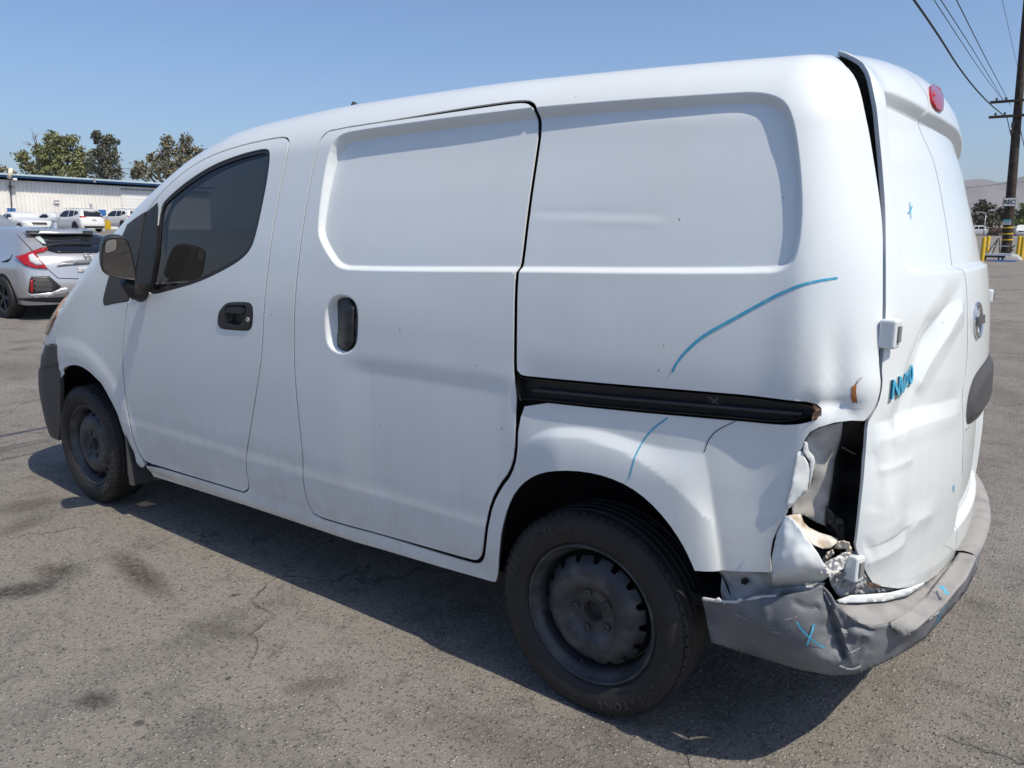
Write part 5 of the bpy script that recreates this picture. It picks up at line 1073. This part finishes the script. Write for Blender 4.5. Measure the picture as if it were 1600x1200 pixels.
def car_wheel(parent, x, y, R, m, nsp=5):
    key = (round(R, 3), m.name, nsp)
    if key not in WLIB:
        t = MB(); w = .11; t.lathe([(R*.66, w*.75), (R*.70, w), (R*.86, w*1.05), (R*.96, w*.9), (R, w*.6), (R, -w*.6), (R*.9, -w), (R*.66, -w*.8)], (0, 0, 0), (0, -1, 0), 40)
        r = MB(); r.lathe([(R*.68, w*.75), (R*.70, w*.95), (R*.64, w*.92), (R*.62, 0)], (0, 0, 0), (0, -1, 0), 36)
        for k in range(nsp):
            a = 2*math.pi*k/nsp; 
            for da in (-.13, .13): r.tube([(math.cos(a+da*.4)*R*.12, -w*.72, math.sin(a+da*.4)*R*.12), (math.cos(a+da)*R*.64, -w*.84, math.sin(a+da)*R*.64)], [R*.055, R*.05], 5)
        r.lathe([(R*.18, w*.6), (R*.16, w*.85), (0, w*.88)], (0, 0, 0), (0, -1, 0), 16)
        b = MB().lathe([(0, w*.1), (R*.63, w*.1)], (0, 0, 0), (0, -1, 0), 30)
        WLIB[key] = [mesh_obj(n_, q.V, q.F, mm, None) for n_, q, mm in (('tyre', t, RUBBER), ('alloy_rim', r, m), ('brake_cover', b, DARK))]
        for o in WLIB[key]: o.data.set_sharp_from_angle(angle=math.radians(35)); COL.objects.unlink(o)
    root = bpy.data.objects.new('wheel', None); COL.objects.link(root); root.parent = parent; root.location = (x, y, R); root.rotation_euler = (0, 0, 0 if y < 0 else math.pi)
    for o in WLIB[key]: c = o.copy(); COL.objects.link(c); c.parent = root
    return root
def lp(name, V, F, m, parent): return mesh_obj(name, V, F, m, parent, world=False)
def car(name, kind, label, cat, paint, group=None, wheel=None, detail=1):
    sh, L, Wd, H, ZR, TW, h = car_body(kind); t = thing(name, label, cat, (0, 0, 0), 0, group); R = {'suv': .36, 'sedan': .335, 'coupe': .35, 'hatch': .33, 'pickup': .39, 'van': .36}[kind]
    fx, rx = {'suv': (-h+.93, h-1.0), 'sedan': (-h+.85, h-1.05), 'coupe': (-h+.95, h-.95), 'hatch': (-h+.87, h-.93), 'pickup': (-h+1., h-1.3), 'van': (-h+.9, h-1.3)}[kind]
    shell_mesh(sh, 'body', paint, t, .24)
    P = lambda nm, ab, m, off=.006, g=.10, fl=.008: panel(sh, nm, ab, m, t, off=off, grid=g, flange=fl, estep=.05)
    Pm = lambda nm, ab, m, off=.006: panel(sh, nm, ab, m, t, off=off, grid=.1, flange=.008, estep=.05, mirror=True)
    # side glass from pillar to pillar
    zt = H-.17; zs = {'suv': 1.07, 'sedan': .96, 'coupe': .92, 'hatch': .96, 'pickup': 1.22, 'van': 1.30}[kind]
    if kind == 'suv': q = [[(-h+1.55, zs), (-h+1.95, zt-.10), (-h+2.25, zt-.01), (-h+2.75, zt), (-h+2.75, zs)], [(-h+2.82, zs), (-h+2.82, zt), (h-1.25, zt-.02), (h-1.2, zs+.04)], [(h-1.13, zs+.06), (h-1.18, zt-.03), (h-.80, zt-.06), (h-.62, zs+.22)]]
    elif kind in ('sedan', 'hatch'): q = [[(-h+1.75, zs), (-h+2.2, zt-.02), (-h+2.75, zt+.02), (-h+2.72, zs)], [(-h+2.80, zs), (-h+2.82, zt+.02), (h-1.75, zt), (h-1.45, zs+.06), (h-1.5, zs)]]
    elif kind == 'coupe': q = [[(-h+1.95, zs), (-h+2.4, zt), (h-1.85, zt), (h-1.5, zs+.08), (h-1.7, zs)]]
    elif kind == 'pickup': q = [[(-h+1.7, zs), (-h+2.1, zt), (-h+2.55, zt), (-h+2.55, zs)], [(-h+2.63, zs), (-h+2.63, zt), (-h+3.4, zt), (-h+3.4, zs)]]
    else: q = [[(-h+1.15, zs), (-h+1.6, zt-.15), (-h+2.1, zt-.1), (-h+2.1, zs)]]
    for w_ in q:
        ab = chaikin(resample(side_ab(sh, w_), .12), 1); P('side_window', ab, GLASSC); Pm('side_window', ab, GLASSC)
    # screens
    rz = {'suv': (1.08, 1.50), 'sedan': (1.08, 1.34), 'coupe': (1.08, 1.26), 'hatch': (1.04, 1.29), 'pickup': (1.3, 1.75), 'van': (1.25, 1.9)}[kind]
    wt = {'suv': .56, 'sedan': .50, 'coupe': .48, 'hatch': .52, 'pickup': .6, 'van': .7}[kind]
    if kind != 'pickup':
        ab = back_ab(sh, [(-wt-.10, rz[0]), (wt+.10, rz[0]), (wt, rz[1]), (-wt, rz[1])]); P('rear_window', chaikin(resample(ab, .1), 1), GLASSC)
    fz = {'suv': (1.17, 1.52), 'sedan': (1.09, 1.33), 'coupe': (1.05, 1.27), 'hatch': (1.06, 1.32), 'pickup': (1.27, 1.72), 'van': (1.34, 1.92)}[kind]
    ab = front_ab(sh, [(-wt-.12, fz[0]), (wt+.12, fz[0]), (wt, fz[1]), (-wt, fz[1])]); P('windscreen', chaikin(resample(ab, .1), 1), GLASSC)
    w2 = Wd/2
    # lamps, plate, bumper
    if kind == 'coupe':
        for y in (-.70, -.46, .46, .70):
            a = back_ab(sh, [(y, .84)]); P('tail_light', a+np.stack([.075*np.cos(np.linspace(0, 2*math.pi, 17)[:-1]), .075*np.sin(np.linspace(0, 2*math.pi, 17)[:-1])], 1), REDL, .012)
    else:
        tz = {'suv': (.98, 1.12), 'sedan': (.80, .95), 'hatch': (.76, .94), 'pickup': (.75, 1.1), 'van': (1.0, 1.5)}[kind]
        for s in (-1, 1): P('tail_light', back_ab(sh, [(s*(w2-.05), tz[1]), (s*(w2-.06), tz[0]+.03), (s*.52, tz[0]-.02 if kind != 'suv' else tz[0]+.04), (s*.50, tz[0]+.05), (s*.62, tz[1])] if kind not in ('pickup', 'van') else [(s*(w2-.05), tz[1]), (s*(w2-.06), tz[0]), (s*(w2-.16), tz[0]), (s*(w2-.16), tz[1])]), REDL, .012)
    hz = {'suv': (.74, .90), 'sedan': (.66, .78), 'coupe': (.62, .74), 'hatch': (.66, .78), 'pickup': (.85, 1.02), 'van': (.78, 1.0)}[kind]
    for s in (-1, 1): P('headlight', front_ab(sh, [(s*(w2-.12), hz[1]), (s*(w2-.16), hz[0]), (s*.50, hz[0]-.02), (s*.46, hz[0]+.06)]), mat('clear_lens', (.50, .52, .54), .1), .012)
    P('grille', front_ab(sh, [(-.40, hz[0]-.08), (.40, hz[0]-.08), (.44, hz[1]-.02), (-.44, hz[1]-.02)]), BLACK, .010)
    P('lower_bumper', back_ab(sh, [(-.70, .28), (.70, .28), (.74, .42), (-.74, .42)]), BLACK, .010)
    P('number_plate', back_ab(sh, [(-.16, .78), (.16, .78), (.16, .90), (-.16, .90)] if kind == 'suv' else [(-.16, .62), (.16, .62), (.16, .73), (-.16, .73)]), mat('plate_grey', (.30, .30, .31), .5), .012)
    for x in (fx, rx):
        ar_ = [(x+(R+.05)*math.cos(a), max(.26, R+(R+.05)*math.sin(a))) for a in np.linspace(-.2, math.pi+.2, 17)]
        ab = side_ab(sh, ar_); P('wheel_well_shade', ab, DARK, .004); Pm('wheel_well_shade', ab, DARK, .004)  # flat black overlay stands in for the shaded wheel well
        for y in (-w2+.075, w2-.075): car_wheel(t, x, y, R, wheel or ALLOY)
    for s in (-1, 1):
        mb = MB().box((-h+1.75 if kind != 'coupe' else -h+2.0, s*(w2+.07), zs+.03), (.12, .20, .13)); mo = lp('door_mirror', mb.V, mb.F, paint, t); bevel(mo, .03)
    if kind == 'suv':
        for s in (-1, 1): mb = MB().tube([(-h+2.0, s*.60, H-.05), (-h+2.3, s*.60, H+.02), (h-1.0, s*.58, H-.01), (h-.75, s*.58, H-.08)], .018, 6); lp('roof_rail', mb.V, mb.F, STEEL, t)
        mb = MB().box((h-.50, 0, H-.13), (.28, 1.05, .04), ry=.1); bevel(lp('spoiler', mb.V, mb.F, paint, t), .012)
    return t
def place(t, px_x, D, heading_off):
    """stands a car on the ground in a picture column; heading_off: degrees its nose turns left of the line of sight"""
    p = gpt(px_x, D); d = p-CAM_P; yaw = math.atan2(-d[0], d[1])+math.radians(heading_off); t.location = tuple(p); t.rotation_euler = (0, 0, yaw-math.pi/2)
    return t
WP = carpaint('white_car_paint', (.70, .70, .69)); GP = 'white cars parked in front of the warehouse'
place(car('parked_sedan', 'sedan', 'white sedan facing the camera, leftmost of the cars parked by the warehouse', 'car', WP, GP), 36, 50, 205)
place(car('parked_coupe', 'coupe', 'low white sports coupe with round red tail lights', 'car', WP, GP, DALLOY), 82, 60, 38)
place(car('parked_suv', 'suv', 'white SUV with wide red tail lights and dark rear window by the blue doors', 'car', WP, GP, DALLOY), 121, 57, 30)
place(car('parked_suv', 'suv', 'white rounded SUV in front of the white roll-up door', 'car', WP, GP, DALLOY), 192, 66, 35)
place(car('parked_hatchback', 'suv', 'pale silver car nose and windscreen at the left picture edge', 'car', carpaint('pale_silver_paint', (.42, .43, .45), .6), None), -38, 25, 200)
place(car('pickup_truck', 'pickup', 'white pickup truck parked far off at right beyond the bollards', 'truck', WP, 'vehicles beyond the lot on the right'), 1531, 145, 95)
place(car('parked_van', 'van', 'white van facing the camera far off behind the leaning pole', 'van', WP, 'vehicles beyond the lot on the right'), 1597, 150, 178)

# ---- the silver hatchback beside the van, built at its own place
CP = np.array([-10.25, 3.32, 0.]); csh, L, Wd, H, ZRc, TWc, hc = car_body('hatch'); off_c = CP-[hc, 0, 0]
fc = lambda p: csh.f(p-off_c)
SILV = carpaint('silver_car_paint', (.50, .505, .515), .6, .30)
CIV = car('silver_hatchback', 'hatch', 'silver hatchback with angular red tail lights just left of the van nose', 'car', SILV, None, DALLOY)
CIV.location = tuple(off_c)
for o in list(CIV.children):
    if o.name.split('.')[0] in ('tail_light', 'rear_window', 'number_plate', 'lower_bumper'): bpy.data.objects.remove(o)
bpy.context.view_layer.update()
C = lambda *a, **k: sheet(fc, *a, parent=CIV, t0=7., t1=17., **k)
fl3 = lambda pts, o: [(x, y, o) for x, y in pts]
C('rear_window', fl3([(50, 366), (80, 364.5), (144, 364), (163, 369.5), (158, 381.5), (74.7, 383), (68, 383.5), (58, 374)], .012), GLASSC, step=4, thick=.004)
C('sticker', fl3([(53, 368.5), (62, 369), (68, 374), (72, 381), (66, 380), (58, 374)], .018), mat('pale_sticker', (.42, .50, .50), .4), step=3, thick=.001)
C('spoiler', [(36, 360.5, .02), (41, 356.5, .02), (80, 354.5, .02), (120, 356.5, .02), (147, 360, .03), (145.5, 363.8, .07), (128, 363, .09), (90, 363.4, .10), (64, 362.8, .09), (40, 363.2, .06)], SILV, step=4, thick=.03)
C('spoiler_gap_shade', fl3([(40, 360.5), (63, 360.5), (58, 363.4), (41, 363.8)], .105), BLACK, step=3, thick=.01)  # black sheets stand in for the dark gaps at both spoiler ends
C('spoiler_gap_shade', fl3([(129, 360.5), (146, 361), (145, 364), (131, 363.8)], .105), BLACK, step=3, thick=.01)
C('dark_tailgate_strip', fl3([(73, 383.8), (110, 382.8), (158, 382), (160, 393.5), (117, 394), (91, 393.8), (73, 389.6)], .022), mat('smoked_black', (.008, .008, .01), .1), step=4, thick=.01)
C('wiper', fl3([(72, 382.6), (100, 378.4), (128, 379), (128, 380.4), (100, 380), (73, 384)], .03), BLACK, step=3, thick=.01)
TLM = C('tail_light', fl3([(22.7, 400.7), (38.7, 396.7), (50.5, 391.4), (57.3, 398.7), (66, 410), (74.7, 420), (53.3, 418.7), (38.7, 414.7), (29.3, 406.7)], .028), REDL, step=3, thick=.03)
sheet(fc, 'clear_lens', fl3([(44, 399), (51, 395.5), (60, 405), (67.5, 413.5), (57.5, 414.5), (47, 409)], .034), mat('clear_lens', (.5, .5, .5), .1), TLM, t0=7., t1=17., step=3, thick=.006)
C('tail_light_wing', fl3([(51.3, 391.3), (66.7, 386), (75.5, 386.7), (70.7, 390.7), (54.7, 395.3)], .028), REDL, step=3, thick=.02)
C('license_recess_shade', fl3([(88, 417.5), (94, 411.5), (101, 408.7), (133, 406), (170, 405.3), (172, 412), (133, 413.5), (101, 416)], .006), mat('painted_recess_shade', (.18, .19, .21), .4, .6), step=4, thick=.004)  # darker sheet paints the recess's shaded upper face onto the body
C('number_plate', fl3([(122, 417), (150, 416), (150, 425), (122, 426)], .01), mat('plate_paper', (.40, .41, .43), .5), step=4, thick=.004)
C('tailgate_seam', fl3([(26.4, 366.5), (27.4, 366.5), (51, 391.3), (58, 399), (75.5, 420.5), (91, 434), (150, 435.8), (150, 437), (90.4, 435), (74.8, 421.2), (57, 400), (50, 392.2)], .004), DARK, step=3, thick=.002)
VNT = C('vent_panel', fl3([(44, 456.5), (46.7, 436), (49.3, 432), (77.3, 431.3), (96, 448), (81.3, 456), (46.7, 458.7)], .016), BLACK, step=4, thick=.01)
sheet(fc, 'reflector', fl3([(47.6, 437.5), (51, 436.3), (51.5, 456.5), (47.2, 456.8)], .024), REDL, VNT, t0=7., t1=17., step=3, thick=.006)
HEX = mat('mesh_grey', (.11, .11, .115), .5)
for r_ in range(6):
    for c_i in range(7-r_//2):
        cx, cy = 55+c_i*5.6+(r_ % 2)*2.8, 435.6+r_*3.6
        if cx > 70+ (r_ if r_ < 4 else 8-r_)*3.2+4: continue
        hx = march(fc, [(cx+2.5*math.cos(a), cy+1.5*math.sin(a)) for a in np.linspace(0, 2*math.pi, 7)], .022, t0=7., t1=17.); MB().tube(hx, .006, 4, False).build('mesh_cell', HEX, VNT, False)
C('lower_trim', fl3([(41.3, 457.6), (48, 460.2), (80, 457.5), (96, 450.8), (107, 449.5), (108, 458.5), (96, 460.5), (80, 464), (49.3, 465)], .05), carpaint('bright_silver', (.55, .56, .58), .6, .3), step=4, thick=.02)
C('lower_valance', fl3([(28, 466), (49, 466), (80, 465.5), (150, 461), (150, 471), (90, 473), (50, 471.5), (28, 469)], .012), BLACK, step=4, thick=.01)
e0 = march(fc, [(136.8, 400.3)], .014, t0=7., t1=17.)[0]
em = MB(); hH, wH = .045, .055
for pts in ([(-wH, hH), (-wH*.75, -hH)], [(wH, hH), (wH*.75, -hH)], [(-wH*.5, hH*.85), (-wH*.38, -hH*.85)], [(wH*.5, hH*.85), (wH*.38, -hH*.85)], [(-wH*.42, -.004), (wH*.42, -.004)], [(-wH*.75, -hH), (wH*.75, -hH)], [(-wH, hH), (wH, hH)]):
    em.tube([e0+np.array([-.25*z_, y_, z_]) for y_, z_ in pts], .0065, 6)
em.build('emblem', CHROME, CIV, True)
t0_ = march(fc, [(77.6, 404.6)], .010, t0=7., t1=17.)[0]; text_obj('model_lettering', 'CIVIC', .046, CHROME, CIV, t0_, (.12, .99, 0), (-.25, 0, .97), .003, .001, 1.7)
fn = march(fc, [(83, 352.5)], .0, t0=7., t1=17.)[0]; MB().prism([fn+[-.10, -.02, -.03], fn+[.10, -.03, -.03], fn+[.08, -.02, .05], fn+[.02, -.02, .055]], (0, .05, 0)).build('roof_fin', SILV, CIV)
C('fuel_flap_line', fl3([(2, 409), (16, 403.5), (18.5, 397), (19.2, 397.4), (17, 404.3), (12, 409.5), (3, 410)], .003), DARK, step=2, thick=.001)

# ---- yellow barricade by the blue door
bq = gpt(160, 63.5); BR = thing('safety_barricade', 'yellow barricade with orange caps and two blue openings beside the blue door', 'barricade', tuple(bq))
YEL = mat('safety_yellow', (.62, .40, .02), .55); ORG = mat('safety_orange', (.75, .14, .03), .6); ri3 = CAM_R[0]*[1, 1, 0]; ri3 /= np.linalg.norm(ri3); ra = math.atan2(ri3[1], ri3[0]); sc = 63.5/FPX
def bb(name, x0, x1, y0, y1, m, d=.3, dz=0.):
    c = bq+ri3*((x0+x1)/2-160)*sc+[0, 0, (358.5-(y0+y1)/2)*sc]+np.cross(ri3, [0, 0, 1])*dz; return MB().box(c, (abs(x1-x0)*sc, d, abs(y1-y0)*sc), rz=ra).build(name, m, BR)
bb('panel', 149, 161, 346, 358, mat('pale_panel', (.68, .60, .40), .6)); bb('panel', 161, 166, 345, 357, YEL, .35); bb('post', 167, 172, 344, 358, YEL, .4); bb('blue_opening', 153.5, 156.8, 347.5, 353, BLUE, .3, .03); bb('blue_opening', 158.5, 161.8, 347.5, 353, BLUE, .3, .03)
for x in (148.5, 157, 165): bb('orange_cap', x, x+3, 343.5, 346.3, ORG, .36)
bb('foot', 150, 166, 357, 359.5, WHITE, .6)

# ---- utility pole with signs
WOOD = mat('creosote_wood', (.030, .022, .018), .85, noise=(5, (.06, .045, .035), .45, .65), bump=(20, .6, .02))
pb = at_depth([(1571.5, 402)], 35.)[0]; pb[2] = float(ground_z(pb[0], pb[1])); yP = None
def pole_at(px):
    d = rays([px])[0]; nP = np.array([0, 0, 0.]); f_ = CAM_R[2]*[1, 1, 0]; f_ /= np.linalg.norm(f_); t = ((pb-CAM_P) @ f_)/(d @ f_); return CAM_P+d*t
pt_ = pole_at((1594, 130)); ax_ = (pt_-pb); ax_ /= ax_[2]
POLE = thing('utility_pole', 'dark leaning wooden utility pole with REC sign and yellow bands', 'utility pole', tuple(pb))
MB().tube([pb-ax_*.3, pb+ax_*3, pb+ax_*8, pb+ax_*13.5], [.215, .195, .16, .125], 16).build('pole', WOOD, POLE, True, 60)
face = CAM_P-pb; face[2] = 0; face /= np.linalg.norm(face); rx3 = np.cross([0, 0, 1.], face)
for px in ((1590.5, 158), (1588.5, 181.5)):
    c = pole_at(px)+face*.2; a_ = MB().box(c, (2.1, .10, .11), rz=math.atan2(rx3[1], rx3[0])).build('crossarm', WOOD, POLE)
    for k in (-.8, -.45, .45, .8): MB().lathe([(.03, .05), (.03, .09), (.055, .10), (.055, .14), (.03, .18), (0, .19)], c+rx3*k, (0, 0, 1), 10).build('insulator', mat('brown_insulator', (.05, .04, .045), .3), a_, True, 40)
for px, s_ in (((1582, 196), .16), ((1581, 206), .13)): MB().box(pole_at(px)+face*.2, (.10, .10, .22*s_*6)).build('bracket', DKG, POLE)
for y in (355.5, 365.2, 374.4):
    c = pole_at((1574.5-(y-355)*.03, y)); k = (c[2]-pb[2]); MB().lathe([(.225-.002*k, -.03), (.225-.002*k, .03)], c, tuple(ax_), 18).build('reflective_band', YEL, POLE, True)
def psign(name, x0, x1, y0, y1, m, border=None):
    a, b = pole_at((x0, y1)), pole_at((x1, y0)); c = (a+b)/2+face*.25; wd = abs((b-a) @ rx3); hh = abs(b[2]-a[2])
    o = MB().box(c, (wd, .012, hh), rz=math.atan2(rx3[1], rx3[0])).build(name, m, POLE); return o, c, wd, hh
so2, c, wd, hh = psign('sign_board', 1566, 1588.2, 309, 322.8, DKG); r2 = math.atan2(rx3[1], rx3[0])
MB().box(c+face*.006, (wd*.93, .012, hh*.88), rz=r2).build('sign_face', WHITE, so2)
text_obj('sign_lettering', 'REC', hh*.66, DKG, so2, c+face*.014-[0, 0, hh*.01], rx3, (0, 0, 1), .003, .010, .95)
so3, c, wd, hh = psign('small_sign', 1567, 1580.5, 343, 351, WHITE); MB().box(c+face*.008+[0, 0, hh*.32], (wd, .012, hh*.34), rz=r2).build('green_header', mat('sign_green', (.02, .28, .30), .5), so3)
for k in range(5): MB().box(c+face*.008+rx3*(k-2)*wd*.17-[0, 0, hh*.15], (wd*.10, .008, hh*.26), rz=r2).build('sign_marking', DKG, so3)

# ---- overhead lines
WIRE = mat('cable_black', (.012, .012, .013), .6)
def cable(label, px, D0, D1, r, extend=True, group='overhead lines at the pole'):
    C_ = chaikin(px, 2, False); s = np.concatenate([[0], np.cumsum(np.hypot(*np.diff(C_, axis=0).T))]); s /= s[-1]
    P = at_depth(C_, 1/((1-s)/D0+s/D1))
    if extend:
        d = P[-1]-P[-2]; d /= np.linalg.norm(d); P = np.concatenate([P, [P[-1]+d*8+[0, 0, .1], P[-1]+d*25+[0, 0, .9]]])
    o = MB().tube(P, r, 5).build('power_line', WIRE, None, True); tag(o, label, 'cable', group); return o
cable('thickest black cable sagging from the lower crossarm over the van', [(1574, 185), (1540, 157.5), (1501.5, 112), (1464.7, 52.5), (1428, 0)], 35, 13, .022)
cable('leftmost thin line running up from the upper crossarm', [(1568, 158), (1540, 122), (1505, 70), (1459.5, 0)], 35, 14, .0085)
cable('second thin line from the left at the upper crossarm', [(1570, 160), (1547, 122), (1515.5, 70), (1470, 0)], 35, 14, .009)
cable('thin line reaching the pole just above the lower crossarm', [(1579, 165), (1560, 128), (1540, 91), (1494.5, 0)], 35, 14, .010)
cable('faint line rising steeply close to the pole', [(1592, 113), (1584, 80), (1575, 40), (1566, 0)], 60, 40, .012)
cable('short slack cable from the lower crossarm to the pole', [(1574, 186), (1577, 200), (1581, 217)], 35, 34.8, .02, False)
cable('right hand line dropping away behind the pole', [(1595, 205), (1600, 228), (1612, 275)], 38, 60, .02, False)
cable('distant wire crossing the hills behind the pole', [(1490, 295), (1530, 291.5), (1570, 287), (1640, 279)], 210, 200, .05, False)
cable('faint wire passing in front of the trees above the warehouse', [(20, 274), (62, 272), (120, 270), (188, 264.4), (215, 262), (300, 254)], 84, 86, .022, False)

# ---- bollards, cart, tarp
GB = 'yellow bollards around the utility pole'
for x, yb, D, lab in ((1539.7, 406, 33.2, 'yellow bollard nearest the van rear door, left of the cart'), (1546.2, 399, 37.5, 'yellow bollard standing right behind the leftmost bollard'), (1594.8, 398.5, 37.5, 'yellow bollard right of the pole, beside the grey tarp'), (1601.3, 403, 35, 'yellow bollard at the right picture edge')):
    p = gpt(x, D); t = thing('bollard', lab, 'bollard', tuple(p), 0, GB); h_ = 1.06
    MB().lathe([(.085, -.1), (.085, h_-.05), (.07, h_-.01), (0, h_)], p, (0, 0, 1), 16).build('post', YEL, t, True, 50)
sc = 34/FPX; cp = gpt(1562, 34); CT = thing('platform_cart', 'low black wheeled platform cart with pale deck in front of the pole', 'cart', tuple(cp))
def cb(name, x0, x1, y0, y1, m, d=.6, dz=0., parent=CT, yg=408.5):
    c = cp+rx3*((x0+x1)/2-1562)*sc+[0, 0, (yg-(y0+y1)/2)*sc]+face*dz; o = MB().box(c, (abs(x1-x0)*sc, d, abs(y1-y0)*sc), rz=r2).build(name, m, parent); return o
cb('deck', 1544, 1581, 396.6, 400, mat('pale_deck', (.55, .55, .53), .5)); cb('underframe', 1548, 1574, 400.3, 403, DKG, .5); cb('upper_rail', 1542, 1577, 384.8, 386.2, mat('pale_rail', (.45, .43, .40), .5), .08)
for x in (1545, 1567.7):
    for s_ in (-.26, .26):
        c = cp+rx3*(x-1562)*sc+[0, 0, .105]+face*s_; w_ = MB().lathe([(.04, .035), (.10, .035), (.108, .02), (.108, -.02), (.10, -.035), (.04, -.035)], c, tuple(face), 20, True).build('wheel', RUBBER, CT, True, 40); MB().lathe([(0, .037), (.045, .037)], c, tuple(face), 12).build('wheel_disc', WHITE, w_)
for a_, b_2 in (((1549, 397), (1562, 373)), ((1556, 397), (1562, 373)), ((1566, 397), (1563, 373)), ((1577, 397), (1583, 391)), ((1583, 391), (1579, 390))):
    q0, q1 = [cp+rx3*(x-1562)*sc+[0, 0, (408.5-y)*sc] for x, y in (a_, b_2)]; MB().tube([q0, q1], .025, 6).build('handle_strut', BLACK, CT, True)
q0 = cp+rx3*(1581.5-1562)*sc+[0, 0, (408.5-387)*sc]; MB().box(q0, (.24, .4, .05), rz=r2, ry=-.7).build('seat_back', BLACK, CT)
tp_ = gpt(1588, 34.5); TV = []; TF = []; n1 = 26
for j in range(12):
    for i in range(n1):
        x = (i/(n1-1)-.5)*.75; y = (j/11-.5)*.5; e = max(0, 1-(2*x/.75)**2)*max(0, 1-(2*y/.5)**2); z = .30*e**.6*(1+.35*mnoise.noise(Vector((x*6, y*6, 1)))); TV.append(tp_+rx3*x+face*y+[0, 0, z+.012])
for j in range(11):
    for i in range(n1-1): TF.append((j*n1+i, j*n1+i+1, (j+1)*n1+i+1, (j+1)*n1+i))
tag(mesh_obj('tarp', TV, TF, mat('grey_tarp', (.36, .36, .37), .5, bump=(14, .6, .03))), 'crumpled grey tarp lying right of the platform cart', 'tarp')
bl_ = gpt(1572, 33.6); tag(MB().box(bl_+[0, 0, .02], (1.05, .5, .03), rz=r2).build('plastic_sheet', mat('blue_sheet', (.03, .17, .55), .5)), 'bright blue plastic sheet on the ground under the cart', 'sheet')
# far street light and block wall
lp0 = gpt(1537.5, 120); LPO = thing('street_lamp', 'slim pale street lamp with two arms in front of the dark trees', 'street lamp', tuple(lp0)); s_ = 120/FPX
tp2 = lp0+[0, 0, (358-323)*s_]; MB().tube([lp0, tp2], [.10, .06], 8).build('post', STEEL, LPO, True)
for dx, dy in ((-11, 2), (7, 4.5)): 
    a_ = MB().tube([tp2-[0, 0, .1], tp2+rx3*dx*.5*s_+[0, 0, dy*s_], tp2+rx3*dx*s_+[0, 0, dy*s_]], .05, 6).build('arm', STEEL, LPO, True); MB().box(tp2+rx3*dx*s_+[0, 0, (dy-.3)*s_], (.7, .25, .15), rz=r2).build('lamp_head', STEEL, a_)
w0, w1 = gpt(1440, 165), gpt(1680, 165); d_ = w1-w0; BW = thing('block_wall', 'low brown block wall far behind the pole', 'wall', tuple(w0)); 
MB().box((w0+w1)/2+[0, 0, .7], (np.linalg.norm(d_), .25, 1.9), rz=math.atan2(d_[1], d_[0])).build('wall', mat('brown_block', (.17, .13, .11), .9, noise=(1.2, (.10, .08, .07), .4, .6)), BW)
GJ = 'dark scrap heaps beyond the lot'
for x, D, s_ in ((1551, 140, 1.0), (1557, 138, .8), (1563, 141, 1.1)):
    p = gpt(x, D); M_ = MB(); rg = np.random.default_rng(int(x))
    for k in range(14): M_.box(p+rx3*rg.uniform(-.7, .7)*s_+[0, 0, rg.uniform(.1, 1.3)*s_], rg.uniform(.2, .8, 3)*s_, rz=rg.uniform(0, 3), ry=rg.uniform(-.5, .5))
    o = M_.build('scrap_heap', mat('rusty_scrap', (.075, .05, .04), .85, noise=(3, (.16, .10, .07), .45, .6)), None); tag(o, {1551: 'dark scrap heap farthest left, beside the pickup truck', 1557: 'lower middle scrap heap beside the pole', 1563: 'taller scrap heap touching the pole edge'}[x], 'scrap', GJ)

# ---- the yard behind the photographer: it shows only as reflections in glass
wb = thing('workshop', 'plain pale workshop wall behind the photographer with dark openings', 'building', (-6, -30, 0))
MB().box((-9, -33, 3.2), (34, 6, 6.4)).build('wall', mat('workshop_wall', (.72, .73, .70), .7), wb)
for x, w_ in ((-19, 4.2), (-11, 4.2), (-2, 3.4)): MB().box((x, -29.96, 2.0), (w_, .1, 4.0)).build('opening', DKG, wb)
MB().box((-9, -29.6, 6.3), (34.4, .9, .35)).build('eave', WHITE, wb)
# ---- desert air: pale even haze round the whole lot, hills included
bmh = bmesh.new(); bmesh.ops.create_cube(bmh, size=1.0); meh = bpy.data.meshes.new('haze'); bmh.to_mesh(meh); bmh.free()
mh = bpy.data.materials.new('haze_air'); mh.use_nodes = True; nh = mh.node_tree; nh.nodes.remove(nh.nodes['Principled BSDF'])
pv = nh.nodes.new('ShaderNodeVolumePrincipled'); pv.inputs['Density'].default_value = .00007; pv.inputs['Color'].default_value = (.82, .86, .92, 1); pv.inputs['Anisotropy'].default_value = .2
nh.links.new(pv.outputs[0], nh.nodes['Material Output'].inputs['Volume']); meh.materials.append(mh)
ho = bpy.data.objects.new('haze', meh); COL.objects.link(ho); ho['kind'] = 'stuff'
ho.location = (0, 0, 299); ho.scale = (19000, 19000, 602)
